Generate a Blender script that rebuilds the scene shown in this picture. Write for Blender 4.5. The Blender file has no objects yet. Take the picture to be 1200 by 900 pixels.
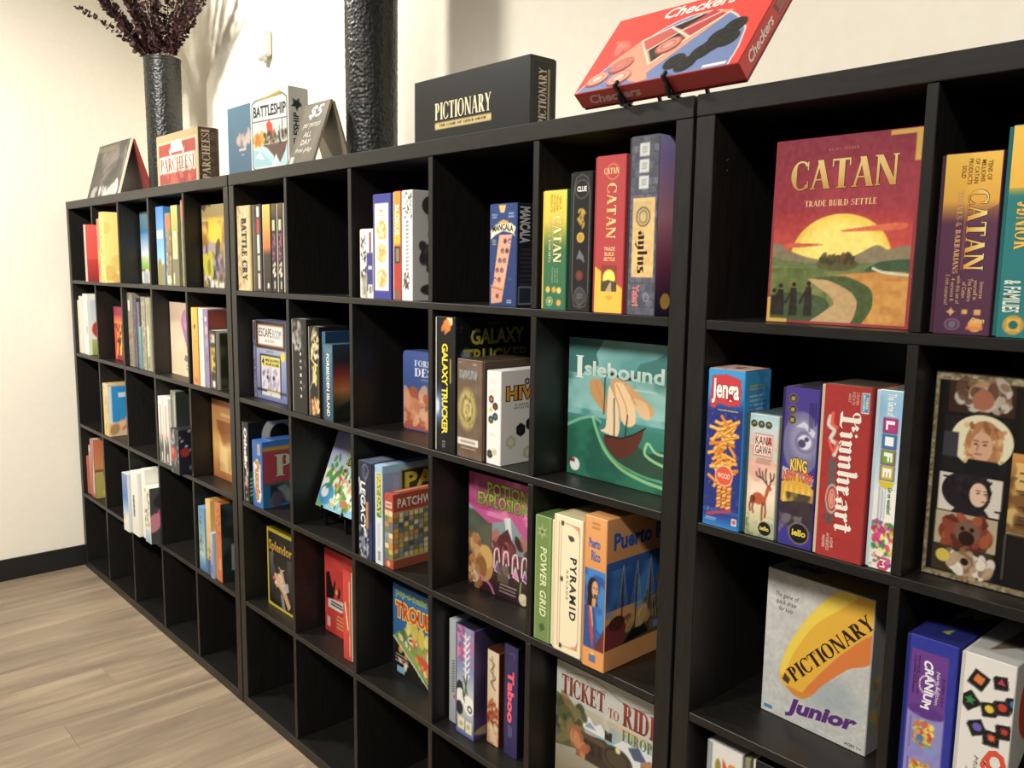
import bpy, bmesh, math, random
import numpy as np
from mathutils import Vector, Matrix

S = bpy.context.scene
COL = S.collection
R = math.radians

# ------------------------------------------------------------------ camera
cam = bpy.data.cameras.new('camera')
cam.sensor_width = 36.0
cam.lens = 995.12 / 1200 * 36.0
cam.clip_start = 0.02
co = bpy.data.objects.new('camera', cam)
COL.objects.link(co)
co.rotation_mode = 'XYZ'
co.location = (4.50738, -1.20217, 1.51879)
co.rotation_euler = (1.4367934, -0.0137402, 0.8332674)
S.camera = co
CAM = np.array(co.location)

# ------------------------------------------------------------------ world, exposure
W = bpy.data.worlds.new('world')
S.world = W
W.use_nodes = True
W.node_tree.nodes['Background'].inputs['Color'].default_value = (1.0, 0.95, 0.86, 1)
W.node_tree.nodes['Background'].inputs['Strength'].default_value = 0.18
S.view_settings.view_transform = 'Standard'
S.view_settings.look = 'None'
S.view_settings.gamma = 1
S.view_settings.use_curve_mapping = False
S.view_settings.exposure = 0.0


def spot(name, loc, target, power, size, angle=120, blend=0.8, color=(1.0, 0.945, 0.86)):
    l = bpy.data.lights.new(name, 'SPOT')
    l.energy = power
    l.shadow_soft_size = size
    l.spot_size = R(angle)
    l.spot_blend = blend
    l.color = color
    o = bpy.data.objects.new(name, l)
    COL.objects.link(o)
    o.location = loc
    o.rotation_euler = (Vector(target) - Vector(loc)).to_track_quat('-Z', 'Y').to_euler()
    return o


def area(name, loc, power, sx, sy, color=(1.0, 0.955, 0.89)):
    l = bpy.data.lights.new(name, 'AREA')
    l.shape = 'RECTANGLE'
    l.size = sx
    l.size_y = sy
    l.energy = power
    l.color = color
    o = bpy.data.objects.new(name, l)
    COL.objects.link(o)
    o.location = loc
    return o


# track spots washing the wall above the shelves, and flush ceiling panels in the room
spot('track_spot', (1.25, -0.85, 3.15), (2.0, 0.4, 2.0), 200, 0.12, 118, 0.7)
spot('track_spot', (2.7, -2.3, 3.15), (-0.03, -0.55, 1.25), 800, 0.12, 62, 1.0)
spot('track_spot', (4.7, -2.1, 3.15), (4.0, 0.2, 0.80), 225, 0.14, 80, 0.9)
spot('track_spot', (3.0, -2.4, 3.15), (2.6, 0.0, 0.5), 260, 0.14, 62, 0.8)
area('ceiling_lamp', (2.6, -2.6, 3.32), 25, 0.6, 0.6)


# ------------------------------------------------------------------ materials
def lin(c):
    if isinstance(c, str):
        c = c.lstrip('#')
        c = [int(c[i:i + 2], 16) / 255 for i in (0, 2, 4)]
    return np.array([x / 12.92 if x <= 0.04045 else ((x + 0.055) / 1.055) ** 2.4 for x in c])


def srgb(c):
    c = c.lstrip('#')
    return np.array([int(c[i:i + 2], 16) / 255 for i in (0, 2, 4)])


def lin_arr(a):
    a = np.clip(a, 0, 1)
    return np.where(a <= 0.04045, a / 12.92, ((a + 0.055) / 1.055) ** 2.4)


def base_mat(name, col=None, rough=0.5, metal=0.0, spec=0.5):
    m = bpy.data.materials.new(name)
    m.use_nodes = True
    b = m.node_tree.nodes['Principled BSDF']
    if col is not None:
        b.inputs['Base Color'].default_value = (*lin(col), 1)
    b.inputs['Roughness'].default_value = rough
    b.inputs['Metallic'].default_value = metal
    b.inputs['Specular IOR Level'].default_value = spec
    return m, m.node_tree, b


def N(nt, t, **kw):
    n = nt.nodes.new(t)
    for k, v in kw.items():
        setattr(n, k, v)
    return n


def add_bump(nt, b, src, strength=0.1, dist=0.002):
    bp = N(nt, 'ShaderNodeBump')
    bp.inputs['Strength'].default_value = strength
    bp.inputs['Distance'].default_value = dist
    nt.links.new(src, bp.inputs['Height'])
    nt.links.new(bp.outputs[0], b.inputs['Normal'])


def noise_mat(name, c1, c2, scale, rough, vec_scale=(1, 1, 1), bump=0.1, detail=4, spec=0.5, r1=0.35, r2=0.7):
    m, nt, b = base_mat(name, c1, rough, 0, spec)
    tc = N(nt, 'ShaderNodeTexCoord')
    mp = N(nt, 'ShaderNodeMapping')
    mp.inputs['Scale'].default_value = vec_scale
    nz = N(nt, 'ShaderNodeTexNoise')
    nz.inputs['Scale'].default_value = scale
    nz.inputs['Detail'].default_value = detail
    rp = N(nt, 'ShaderNodeValToRGB')
    rp.color_ramp.elements[0].position = r1
    rp.color_ramp.elements[1].position = r2
    rp.color_ramp.elements[0].color = (*lin(c1), 1)
    rp.color_ramp.elements[1].color = (*lin(c2), 1)
    L = nt.links.new
    L(tc.outputs['Object'], mp.inputs[0])
    L(mp.outputs[0], nz.inputs['Vector'])
    L(nz.outputs['Fac'], rp.inputs[0])
    L(rp.outputs[0], b.inputs['Base Color'])
    if bump:
        add_bump(nt, b, nz.outputs['Fac'], bump)
    return m


M = {}
M['wall'] = noise_mat('painted_wall', '#f3eddd', '#f5f0e2', 35, 0.85, bump=0.08)
M['ceiling'] = noise_mat('ceiling_paint', '#efece4', '#f4f1ea', 30, 0.9, bump=0.05)
M['base'] = noise_mat('black_rubber_baseboard', '#17191a', '#1e2021', 60, 0.45, bump=0.03)
M['shelf'] = noise_mat('black_brown_wood', '#141311', '#1e1c19', 14, 0.42, (1.5, 9, 9), bump=0.10)
M['shelf_v'] = noise_mat('black_brown_wood_upright', '#141311', '#1e1c19', 14, 0.42, (9, 9, 1.2), bump=0.10)
M['stand'] = noise_mat('black_plastic', '#0b0b0c', '#111112', 80, 0.35, bump=0.03)
M['subfloor'] = noise_mat('subfloor_dark', '#3a3127', '#463b2f', 20, 0.8)
M['vase'] = noise_mat('black_glazed_metal', '#0d0f0e', '#1b1f1d', 30, 0.40, bump=0.05, spec=0.6)
M['white'] = noise_mat('white_plastic', '#f2f2ee', '#f6f6f3', 50, 0.35, bump=0.02)
M['leaf'] = noise_mat('dried_burgundy_leaf', '#30181a', '#4a2a2a', 25, 0.6, bump=0.1)
M['stem'] = noise_mat('dried_stem', '#3a2420', '#4c332a', 40, 0.7, bump=0.1)
M['metal'], _, _ = base_mat('brushed_metal', '#8a8a88', 0.35, 1.0)


def card_mat():
    m, nt, b = base_mat('printed_card', '#ffffff', 0.42, 0, 0.4)
    a = N(nt, 'ShaderNodeVertexColor', layer_name='print')
    hs = N(nt, 'ShaderNodeHueSaturation')
    hs.inputs['Saturation'].default_value = 0.96
    nt.links.new(a.outputs['Color'], hs.inputs['Color'])
    nt.links.new(hs.outputs[0], b.inputs['Base Color'])
    tc = N(nt, 'ShaderNodeTexCoord')
    nz = N(nt, 'ShaderNodeTexNoise')
    nz.inputs['Scale'].default_value = 220
    nt.links.new(tc.outputs['Object'], nz.inputs['Vector'])
    add_bump(nt, b, nz.outputs['Fac'], 0.05, 0.0005)
    return m


M['card'] = card_mat()


def floor_mat():
    m, nt, b = base_mat('grey_brown_vinyl_plank', '#9a8265', 0.42, 0, 0.4)
    L = nt.links.new
    tc = N(nt, 'ShaderNodeTexCoord')
    oi = N(nt, 'ShaderNodeObjectInfo')
    off = N(nt, 'ShaderNodeVectorMath', operation='SCALE')
    cmb = N(nt, 'ShaderNodeCombineXYZ')
    L(oi.outputs['Random'], cmb.inputs[0])
    L(oi.outputs['Random'], cmb.inputs[1])
    off.inputs['Scale'].default_value = 37.0
    L(cmb.outputs[0], off.inputs[0])
    add = N(nt, 'ShaderNodeVectorMath', operation='ADD')
    L(tc.outputs['Object'], add.inputs[0])
    L(off.outputs[0], add.inputs[1])
    mp = N(nt, 'ShaderNodeMapping')
    mp.inputs['Scale'].default_value = (7, 0.8, 1)
    L(add.outputs[0], mp.inputs[0])
    n1 = N(nt, 'ShaderNodeTexNoise')
    n1.inputs['Scale'].default_value = 1.6
    n1.inputs['Detail'].default_value = 5
    n1.inputs['Roughness'].default_value = 0.6
    n1.inputs['Distortion'].default_value = 0.6
    L(mp.outputs[0], n1.inputs['Vector'])
    rp = N(nt, 'ShaderNodeValToRGB')
    e = rp.color_ramp.elements
    e[0].position = 0.30
    e[0].color = (*lin('#897a6a'), 1)
    e[1].position = 0.70
    e[1].color = (*lin('#bfac93'), 1)
    x = e.new(0.5)
    x.color = (*lin('#a6947e'), 1)
    L(n1.outputs['Fac'], rp.inputs[0])
    mp2 = N(nt, 'ShaderNodeMapping')
    mp2.inputs['Scale'].default_value = (60, 4, 1)
    L(add.outputs[0], mp2.inputs[0])
    n2 = N(nt, 'ShaderNodeTexNoise')
    n2.inputs['Scale'].default_value = 3
    n2.inputs['Detail'].default_value = 4
    L(mp2.outputs[0], n2.inputs['Vector'])
    mx = N(nt, 'ShaderNodeMix', data_type='RGBA', blend_type='MULTIPLY')
    mr = N(nt, 'ShaderNodeMapRange')
    mr.inputs['To Min'].default_value = 0.88
    mr.inputs['To Max'].default_value = 1.08
    L(n2.outputs['Fac'], mr.inputs['Value'])
    c3 = N(nt, 'ShaderNodeCombineColor')
    for i in range(3):
        L(mr.outputs[0], c3.inputs[i])
    mx.inputs['Factor'].default_value = 1
    L(rp.outputs[0], mx.inputs['A'])
    L(c3.outputs[0], mx.inputs['B'])
    hv = N(nt, 'ShaderNodeHueSaturation')
    mr2 = N(nt, 'ShaderNodeMapRange')
    mr2.inputs['To Min'].default_value = 0.86
    mr2.inputs['To Max'].default_value = 1.1
    L(oi.outputs['Random'], mr2.inputs['Value'])
    L(mr2.outputs[0], hv.inputs['Value'])
    L(mx.outputs['Result'], hv.inputs['Color'])
    L(hv.outputs[0], b.inputs['Base Color'])
    add_bump(nt, b, n2.outputs['Fac'], 0.08, 0.001)
    return m


M['floor'] = floor_mat()


# ------------------------------------------------------------------ object helpers
def mesh_obj(name, verts, faces, mat, parent=None, smooth=False, loc=None):
    me = bpy.data.meshes.new(name)
    me.from_pydata([tuple(v) for v in verts], [], [tuple(f) for f in faces])
    me.update()
    o = bpy.data.objects.new(name, me)
    if mat:
        me.materials.append(mat)
    COL.objects.link(o)
    if parent:
        o.parent = parent
    if loc is not None:
        o.location = loc
    if smooth:
        for p in me.polygons:
            p.use_smooth = True
    return o


def bm_obj(name, bm, mat, parent=None, loc=None, smooth=False):
    me = bpy.data.meshes.new(name)
    bm.normal_update()
    bm.to_mesh(me)
    bm.free()
    o = bpy.data.objects.new(name, me)
    me.materials.append(mat)
    COL.objects.link(o)
    if parent:
        o.parent = parent
    if loc is not None:
        o.location = loc
    if smooth:
        for p in me.polygons:
            p.use_smooth = True
    return o


def bm_box(bm, x0, y0, z0, x1, y1, z1, bev=0.0, seg=1):
    r = bmesh.ops.create_cube(bm, size=1)
    vs = r['verts']
    for v in vs:
        v.co = Vector(((x0 + x1) / 2 + v.co.x * (x1 - x0), (y0 + y1) / 2 + v.co.y * (y1 - y0), (z0 + z1) / 2 + v.co.z * (z1 - z0)))
    if bev > 0:
        es = {e for v in vs for e in v.link_edges}
        bmesh.ops.bevel(bm, geom=list(es), offset=bev, segments=seg, profile=0.5, affect='EDGES')


def box_obj(name, b, mat, parent=None, bev=0.0, seg=1, loc=None):
    bm = bmesh.new()
    bm_box(bm, *b, bev, seg)
    return bm_obj(name, bm, mat, parent, loc)


def empty(name, loc, rot=(0, 0, 0), label=None, cat=None, group=None):
    o = bpy.data.objects.new(name, None)
    o.empty_display_size = 0.05
    COL.objects.link(o)
    o.location = loc
    o.rotation_euler = rot
    if label:
        o['label'] = label
    if cat:
        o['category'] = cat
    if group:
        o['group'] = group
    return o


def tag(o, label=None, cat=None, group=None, kind=None):
    for k, v in (('label', label), ('category', cat), ('group', group), ('kind', kind)):
        if v:
            o[k] = v
    return o


# ------------------------------------------------------------------ dimensions of the shelving
T, t, CELL = 0.0353, 0.016, 0.335
UW = 5 * CELL + 4 * t + 2 * T
L0, M0, R0 = 0.0, UW + 0.008, 2 * UW + 0.015
Z = [T + 0.351 * k for k in range(5)]
TOP = UW
DEP = 0.385
WALLY = 0.41
X0R, X1R, Y0R, ZC = -0.03, 7.0, -4.6, 3.4

# ------------------------------------------------------------------ the room
fl = box_obj('floor', (X0R, Y0R, -0.08, X1R, WALLY, -0.004), M['subfloor'])
tag(fl, kind='structure')
pw, pl_ = 0.178, 1.22
pm = None
rng = random.Random(5)
ncol = int((X1R - X0R) / pw) + 1
for i in range(ncol):
    off = rng.uniform(0, pl_)
    y = Y0R - off
    while y < WALLY:
        ya, yb = max(y, Y0R), min(y + pl_, WALLY)
        xa, xb = X0R + i * pw, min(X0R + (i + 1) * pw, X1R)
        y += pl_
        if yb - ya < 0.02 or xb - xa < 0.01:
            continue
        if abs((yb - ya) - pl_) < 1e-6 and abs(xb - xa - pw) < 1e-6:
            if pm is None:
                bm = bmesh.new()
                bm_box(bm, 0.0003, 0.0003, -0.0039, pw - 0.0003, pl_ - 0.0003, 0.0, 0.0005)
                o = bm_obj('plank', bm, M['floor'], fl)
                pm = o.data
            else:
                o = bpy.data.objects.new('plank', pm)
                COL.objects.link(o)
                o.parent = fl
            o.location = (xa, ya, 0)
        else:
            o = box_obj('plank', (0.0003, 0.0003, -0.0039, xb - xa - 0.0003, yb - ya - 0.0003, 0.0), M['floor'], fl, 0.0005)
            o.location = (xa, ya, 0)

tag(box_obj('wall_left', (X0R - 0.12, Y0R, 0, X0R, WALLY + 0.12, ZC), M['wall']), kind='structure')
tag(box_obj('wall_back', (X0R, WALLY, 0, X1R, WALLY + 0.12, ZC), M['wall']), kind='structure')
tag(box_obj('ceiling', (X0R - 0.12, Y0R, ZC, X1R, WALLY + 0.12, ZC + 0.1), M['ceiling']), kind='structure')
bl = box_obj('baseboard_left', (X0R, Y0R, 0.0, X0R + 0.012, WALLY - 0.012, 0.105), M['base'], None, 0.002)
tag(bl, kind='structure')
bb = box_obj('baseboard_back', (X0R + 0.012, WALLY - 0.012, 0.0, X1R, WALLY, 0.105), M['base'], None, 0.002)
tag(bb, kind='structure')


# ------------------------------------------------------------------ the three shelf units
def shelf_unit(x0, label):
    r = empty('cube_shelf', (x0, 0, 0), label=label, cat='shelf', group='black cube shelf units along the wall')
    g = 0.0006
    box_obj('bottom_panel', (0, 0, 0, UW, DEP, T), M['shelf'], r, 0.0012)
    box_obj('top_panel', (0, 0, TOP - T, UW, DEP, TOP), M['shelf'], r, 0.0012)
    for x in (0, UW - T):
        sp = box_obj('side_panel', (x, 0.0008, T + g, x + T, DEP - 0.0008, TOP - T - g), M['shelf_v'], r, 0.0012)
        s = 1 if x == 0 else -1
        xx = x + T if x == 0 else x
        for zz in (1.705, 1.688):      # little peg holes inside the side panels
            bm = bmesh.new()
            bmesh.ops.create_cone(bm, cap_ends=True, segments=10, radius1=0.0022, radius2=0.0022, depth=0.0012,
                                  matrix=Matrix.Translation((xx + s * 0.0004, 0.045, zz)) @ Matrix.Rotation(R(90), 4, 'Y'))
            bm_obj('peg_cap', bm, M['metal'], sp)
    box_obj('back_panel', (T, DEP - 0.006, T, UW - T, DEP - 0.001, TOP - T), M['shelf'], r)
    for k in range(1, 5):
        box_obj('shelf_board', (T + g, 0.0015, Z[k] - t, UW - T - g, DEP - 0.007, Z[k]), M['shelf'], r, 0.001)
    dm = None
    for k in range(5):
        for c in range(1, 5):
            x = T + 0.351 * c - t
            if dm is None:
                o = box_obj('divider_board', (0, 0.002, 0, t, DEP - 0.007, CELL - 0.0012), M['shelf_v'], r, 0.001)
                dm = o.data
            else:
                o = bpy.data.objects.new('divider_board', dm)
                COL.objects.link(o)
                o.parent = r
            o.location = (x, 0, Z[k] + 0.0006)
    return r


shelf_unit(L0, 'black five by five cube shelf at the far left, beside the left wall')
shelf_unit(M0, 'black five by five cube shelf in the middle, carrying the tallest textured vase')
shelf_unit(R0, 'black cube shelf at the right, nearest the camera and cut by the picture edge')


# ------------------------------------------------------------------ lettering: a small serif alphabet of our own
TH, TN = 0.235, 0.07


def _ring(cx, cy, rx, ry, a0, a1, n=18, th=TH, tn=TN):
    P = []
    pr = None
    for i in range(n + 1):
        a = R(a0 + (a1 - a0) * i / n)
        w = tn + (th - tn) * abs(math.cos(a)) ** 1.5
        h = tn
        o = (cx + rx * math.cos(a), cy + ry * math.sin(a))
        q = (cx + (rx - w) * math.cos(a), cy + (ry - h) * math.sin(a))
        if pr:
            P.append([pr[0], o, q, pr[1]])
        pr = (o, q)
    return P


def _r(x0, y0, x1, y1):
    return [[(x0, y0), (x1, y0), (x1, y1), (x0, y1)]]


def _d(x0, y0, x1, y1, w):
    return [[(x0 - w / 2, y0), (x0 + w / 2, y0), (x1 + w / 2, y1), (x1 - w / 2, y1)]]


def _st(x, w=TH, top=True, bot=True, s=0.07, h=0.045):
    P = _r(x, 0, x + w, 1)
    if bot:
        P += _r(x - s, 0, x + w + s, h)
    if top:
        P += _r(x - s, 1 - h, x + w + s, 1)
    return P


def _sf(x, y, s=0.11, h=0.045):
    return _r(x - s, y, x + s, y + h)


def serif_glyph(c):
    if c == 'A':
        return _d(.10, 0, .38, 1, TN * 1.3) + _d(.68, 0, .38, 1, TH) + _r(.2, .3, .56, .35) + _sf(.10, 0) + _sf(.68, 0, .14), .80
    if c == 'B':
        return _st(.08, top=False, bot=False) + _r(0, 0, .4, TN) + _r(0, 1 - TN, .38, 1) + _r(.1, .49, .38, .49 + TN) + _ring(.36, .755, .26, .245, -90, 90) + _ring(.38, .27, .30, .27, -90, 90), .72
    if c == 'C':
        return _ring(.44, .5, .42, .52, 42, 318, 24) + _r(.69, .68, .74, .98) + _r(.69, .06, .74, .30), .78
    if c == 'D':
        return _st(.08, top=False, bot=False) + _r(0, 0, .4, TN) + _r(0, 1 - TN, .4, 1) + _ring(.38, .5, .42, .5, -90, 90), .84
    if c in 'EF':
        P = _st(.08, bot=(c == 'F')) + _r(.1, 1 - TN, .6, 1) + _r(.55, .76, .6, 1) + _r(.2, .49, .48, .49 + TN) + _r(.45, .40, .49, .64)
        if c == 'E':
            P += _r(0, 0, .64, TN) + _r(.59, 0, .64, .27)
        return P, .68
    if c == 'G':
        return _ring(.44, .5, .42, .52, 42, 318, 24) + _r(.69, .70, .74, .98) + _r(.62, .05, .76, .42) + _r(.5, .40, .84, .445), .86
    if c == 'H':
        return _st(.08) + _st(.58) + _r(.2, .48, .6, .48 + TN), .86
    if c == 'I':
        return _st(.08), .34
    if c == 'J':
        return _r(.22, .2, .22 + TH, 1) + _r(.14, .955, .5, 1) + _ring(.2, .2, .21, .22, -180, 0), .52
    if c == 'K':
        return _st(.08) + _d(.25, .42, .66, 1, TN * 1.3) + _d(.70, 0, .38, .56, TH) + _sf(.66, .955) + _sf(.7, 0, .13), .84
    if c == 'L':
        return _st(.08, bot=False) + _r(0, 0, .62, TN) + _r(.57, 0, .62, .3), .66
    if c == 'M':
        return _d(.12, 0, .14, 1, TN * 1.3) + _d(.48, 0, .17, 1, TH) + _d(.48, 0, .79, 1, TN * 1.3) + _d(.84, 0, .82, 1, TH) + _sf(.12, 0) + _sf(.84, 0, .15) + _sf(.14, .955) + _sf(.82, .955, .14), 1.0
    if c == 'N':
        return _d(.12, 0, .12, 1, TN * 1.3) + _d(.70, 0, .15, 1, TH) + _d(.74, 0, .74, 1, TN * 1.3) + _sf(.12, 0) + _sf(.1, .955) + _sf(.74, .955), .88
    if c in 'OQ':
        P = _ring(.45, .5, .43, .52, 0, 360, 30)
        if c == 'Q':
            P += _d(.8, -.2, .5, .15, .12)
        return P, .92
    if c in 'PR':
        P = _st(.08, top=False) + _r(0, 1 - TN, .4, 1) + _r(.1, .44, .38, .44 + TN) + _ring(.36, .72, .29, .28, -90, 90)
        if c == 'R':
            P += _d(.66, 0, .38, .48, TH) + _sf(.70, 0, .12)
        return P, .70 if c == 'P' else .80
    if c == 'S':
        return _ring(.31, .745, .25, .265, 30, 250, 16, .14) + _ring(.33, .26, .28, .27, -150, 80, 16, .14) + _d(.48, .38, .17, .62, .2) + _r(.5, .72, .545, .98) + _r(.05, .03, .095, .3), .66
    if c == 'T':
        return _st(.28, top=False) + _r(.02, 1 - TN, .73, 1) + _r(.02, .74, .07, 1) + _r(.68, .74, .73, 1), .76
    if c == 'U':
        return _st(.08, bot=False) + _r(.08, .35, .08 + TH, 1) + _r(.62, .3, .69, 1) + _sf(.65, .955) + _ring(.385, .33, .305, .35, 180, 360), .78
    if c == 'V':
        return _d(.40, 0, .14, 1, TH) + _d(.40, 0, .68, 1, TN * 1.3) + _sf(.14, .955, .14) + _sf(.68, .955), .80
    if c == 'W':
        return _d(.36, 0, .14, 1, TH) + _d(.36, 0, .56, 1, TN * 1.3) + _d(.76, 0, .56, 1, TH) + _d(.76, 0, .98, 1, TN * 1.3) + _sf(.14, .955, .14) + _sf(.98, .955), 1.1
    if c == 'X':
        return _d(.68, 0, .14, 1, TH) + _d(.12, 0, .66, 1, TN * 1.3) + _sf(.14, .955) + _sf(.66, .955) + _sf(.12, 0) + _sf(.68, 0), .8
    if c == 'Y':
        return _d(.40, .45, .14, 1, TH) + _d(.40, .45, .68, 1, TN * 1.3) + _r(.31, 0, .49, .48) + _sf(.4, 0, .17) + _sf(.14, .955, .13) + _sf(.68, .955), .80
    if c == 'Z':
        return _r(.06, 1 - TN, .62, 1) + _r(.04, 0, .64, TN) + _d(.14, 0, .53, 1, TH) + _r(.06, .76, .1, 1) + _r(.6, 0, .64, .26), .7
    if c == '&':
        return _ring(.34, .74, .2, .26, 0, 360, 16, .1) + _ring(.32, .27, .29, .29, 0, 360, 18, .13) + _d(.74, 0, .3, .6, .13), .84
    if c == '.':
        return _r(.08, 0, .22, .14), .3
    return [], .38


def _mn(x, y0, y1, w=.165):
    k = w * .45
    return [[(x, y0 + k), (x + w / 2, y0), (x + w, y0 + k), (x + w, y1 - k), (x + w / 2, y1), (x, y1 - k)],
            [(x - .06, y1 - .10), (x + .04, y1 - .01), (x + .15, y1 - .10), (x + .05, y1 - .19)],
            [(x - .02, y0 + .10), (x + .09, y0 + .19), (x + .20, y0 + .10), (x + .09, y0 + .01)]]


def _q(x0, y0, x1, y1, w=.05):
    return [[(x0, y0 - w / 2), (x1, y1 - w / 2), (x1, y1 + w / 2), (x0, y0 + w / 2)]]


def black_glyph(c):
    """broken, pen-written letters"""
    X = .64
    if c == 'i':
        return _mn(.06, 0, X) + [[(.06, .80), (.13, .88), (.20, .80), (.13, .72)]], .30
    if c == 'l':
        return _mn(.06, 0, 1), .30
    if c == 'o':
        return _mn(.06, 0, X) + _mn(.30, 0, X) + _q(.1, X - .05, .38, X - .12) + _q(.1, .12, .38, .05), .52
    if c in 'nh':
        return _mn(.06, 0, X if c == 'n' else 1) + _mn(.32, 0, X) + _q(.16, X - .16, .36, X - .04), .54
    if c == 'u':
        return _mn(.06, 0, X) + _mn(.32, 0, X) + _q(.12, .06, .36, .16), .54
    if c == 'e':
        return _mn(.06, 0, X) + [[(.17, X - .08), (.27, X + .01), (.36, X - .10), (.26, X - .20)]] + _q(.14, .26, .34, .44) + _q(.14, .06, .36, .12), .42
    if c == 'a':
        return _mn(.30, 0, X) + _mn(.06, 0, .36) + _q(.1, X - .14, .36, X - .02) + _q(.12, .34, .34, .38), .52
    if c == 'r':
        return _mn(.06, 0, X) + [[(.17, X - .07), (.28, X + .02), (.38, X - .09), (.27, X - .19)]], .40
    if c == 't':
        return _mn(.08, 0, .86) + _q(-.02, X - .04, .32, X - .04, .08) + _q(.14, .06, .32, .12), .36
    if c == 's':
        return _mn(.06, .28, X) + _mn(.22, 0, .38) + _q(.1, X - .05, .36, X - .02, .07) + _q(.0, .04, .28, .08, .07), .42
    if c == 'y':
        return _mn(.06, 0, X) + _mn(.32, -.04, X) + _q(.12, .06, .36, .16) + [[(.36, .0), (.44, .0), (.24, -.30), (.10, -.24)]], .54
    if c == 'L':
        return (_mn(.20, .02, 1, .17) + _ring(.20, .78, .20, .20, 20, 300, 14, .09, .04) + [[(.0, .10), (.10, .0), (.52, -.02), (.62, .14), (.50, .08), (.14, .12)]]
                + _q(.30, .62, .56, .84, .05) + _mn(.50, .55, .92, .08)), .68
    return [], .3


def serif_text(s, black=False):
    V, F, x = [], [], 0.0
    for c in s:
        P, w = black_glyph(c) if black else serif_glyph(c.upper())
        k = 1.0
        for p in P:
            b = len(V)
            if sum(p[i - 1][0] * p[i][1] - p[i][0] * p[i - 1][1] for i in range(len(p))) < 0:
                p = p[::-1]
            V += [(x + q[0] * k, q[1] * k) for q in p]
            F.append(list(range(b, b + len(p))))
        x += w * k + (0.0 if black else 0.045)
    return np.array(V), F


_txt = {}


def sans_text(s, bold=0.0, shear=0.0, sp=1.0, lsp=1.0):
    key = (s, bold, shear, sp, lsp)
    if key in _txt:
        return _txt[key]
    c = bpy.data.curves.new('tmp', 'FONT')
    c.body = s
    c.size = 1
    c.offset = bold
    c.shear = shear
    c.space_character = sp
    c.space_line = lsp
    c.align_x = 'CENTER' if '\n' in s else 'LEFT'
    c.resolution_u = 2
    c.fill_mode = 'FRONT'
    o = bpy.data.objects.new('tmp', c)
    COL.objects.link(o)
    dg = bpy.context.evaluated_depsgraph_get()
    me = bpy.data.meshes.new_from_object(o.evaluated_get(dg))
    V = np.zeros(len(me.vertices) * 3)
    me.vertices.foreach_get('co', V)
    V = V.reshape(-1, 3)[:, :2].copy()
    F = [list(p.vertices) for p in me.polygons]
    bpy.data.objects.remove(o)
    bpy.data.curves.remove(c)
    bpy.data.meshes.remove(me)
    _txt[key] = (V, F)
    return V, F


# ------------------------------------------------------------------ printed artwork: painted as colours on a fine mesh
def vnoise(X, Y, n, seed, m=None):
    m = m or n
    g = np.random.RandomState(seed).rand(m + 2, n + 2)
    x = np.clip(X, 0, .9999) * n
    y = np.clip(Y, 0, .9999) * m
    i = x.astype(int)
    j = y.astype(int)
    fx, fy = x - i, y - j
    fx, fy = fx * fx * (3 - 2 * fx), fy * fy * (3 - 2 * fy)
    return (g[j, i] * (1 - fx) + g[j, i + 1] * fx) * (1 - fy) + (g[j + 1, i] * (1 - fx) + g[j + 1, i + 1] * fx) * fy


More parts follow.
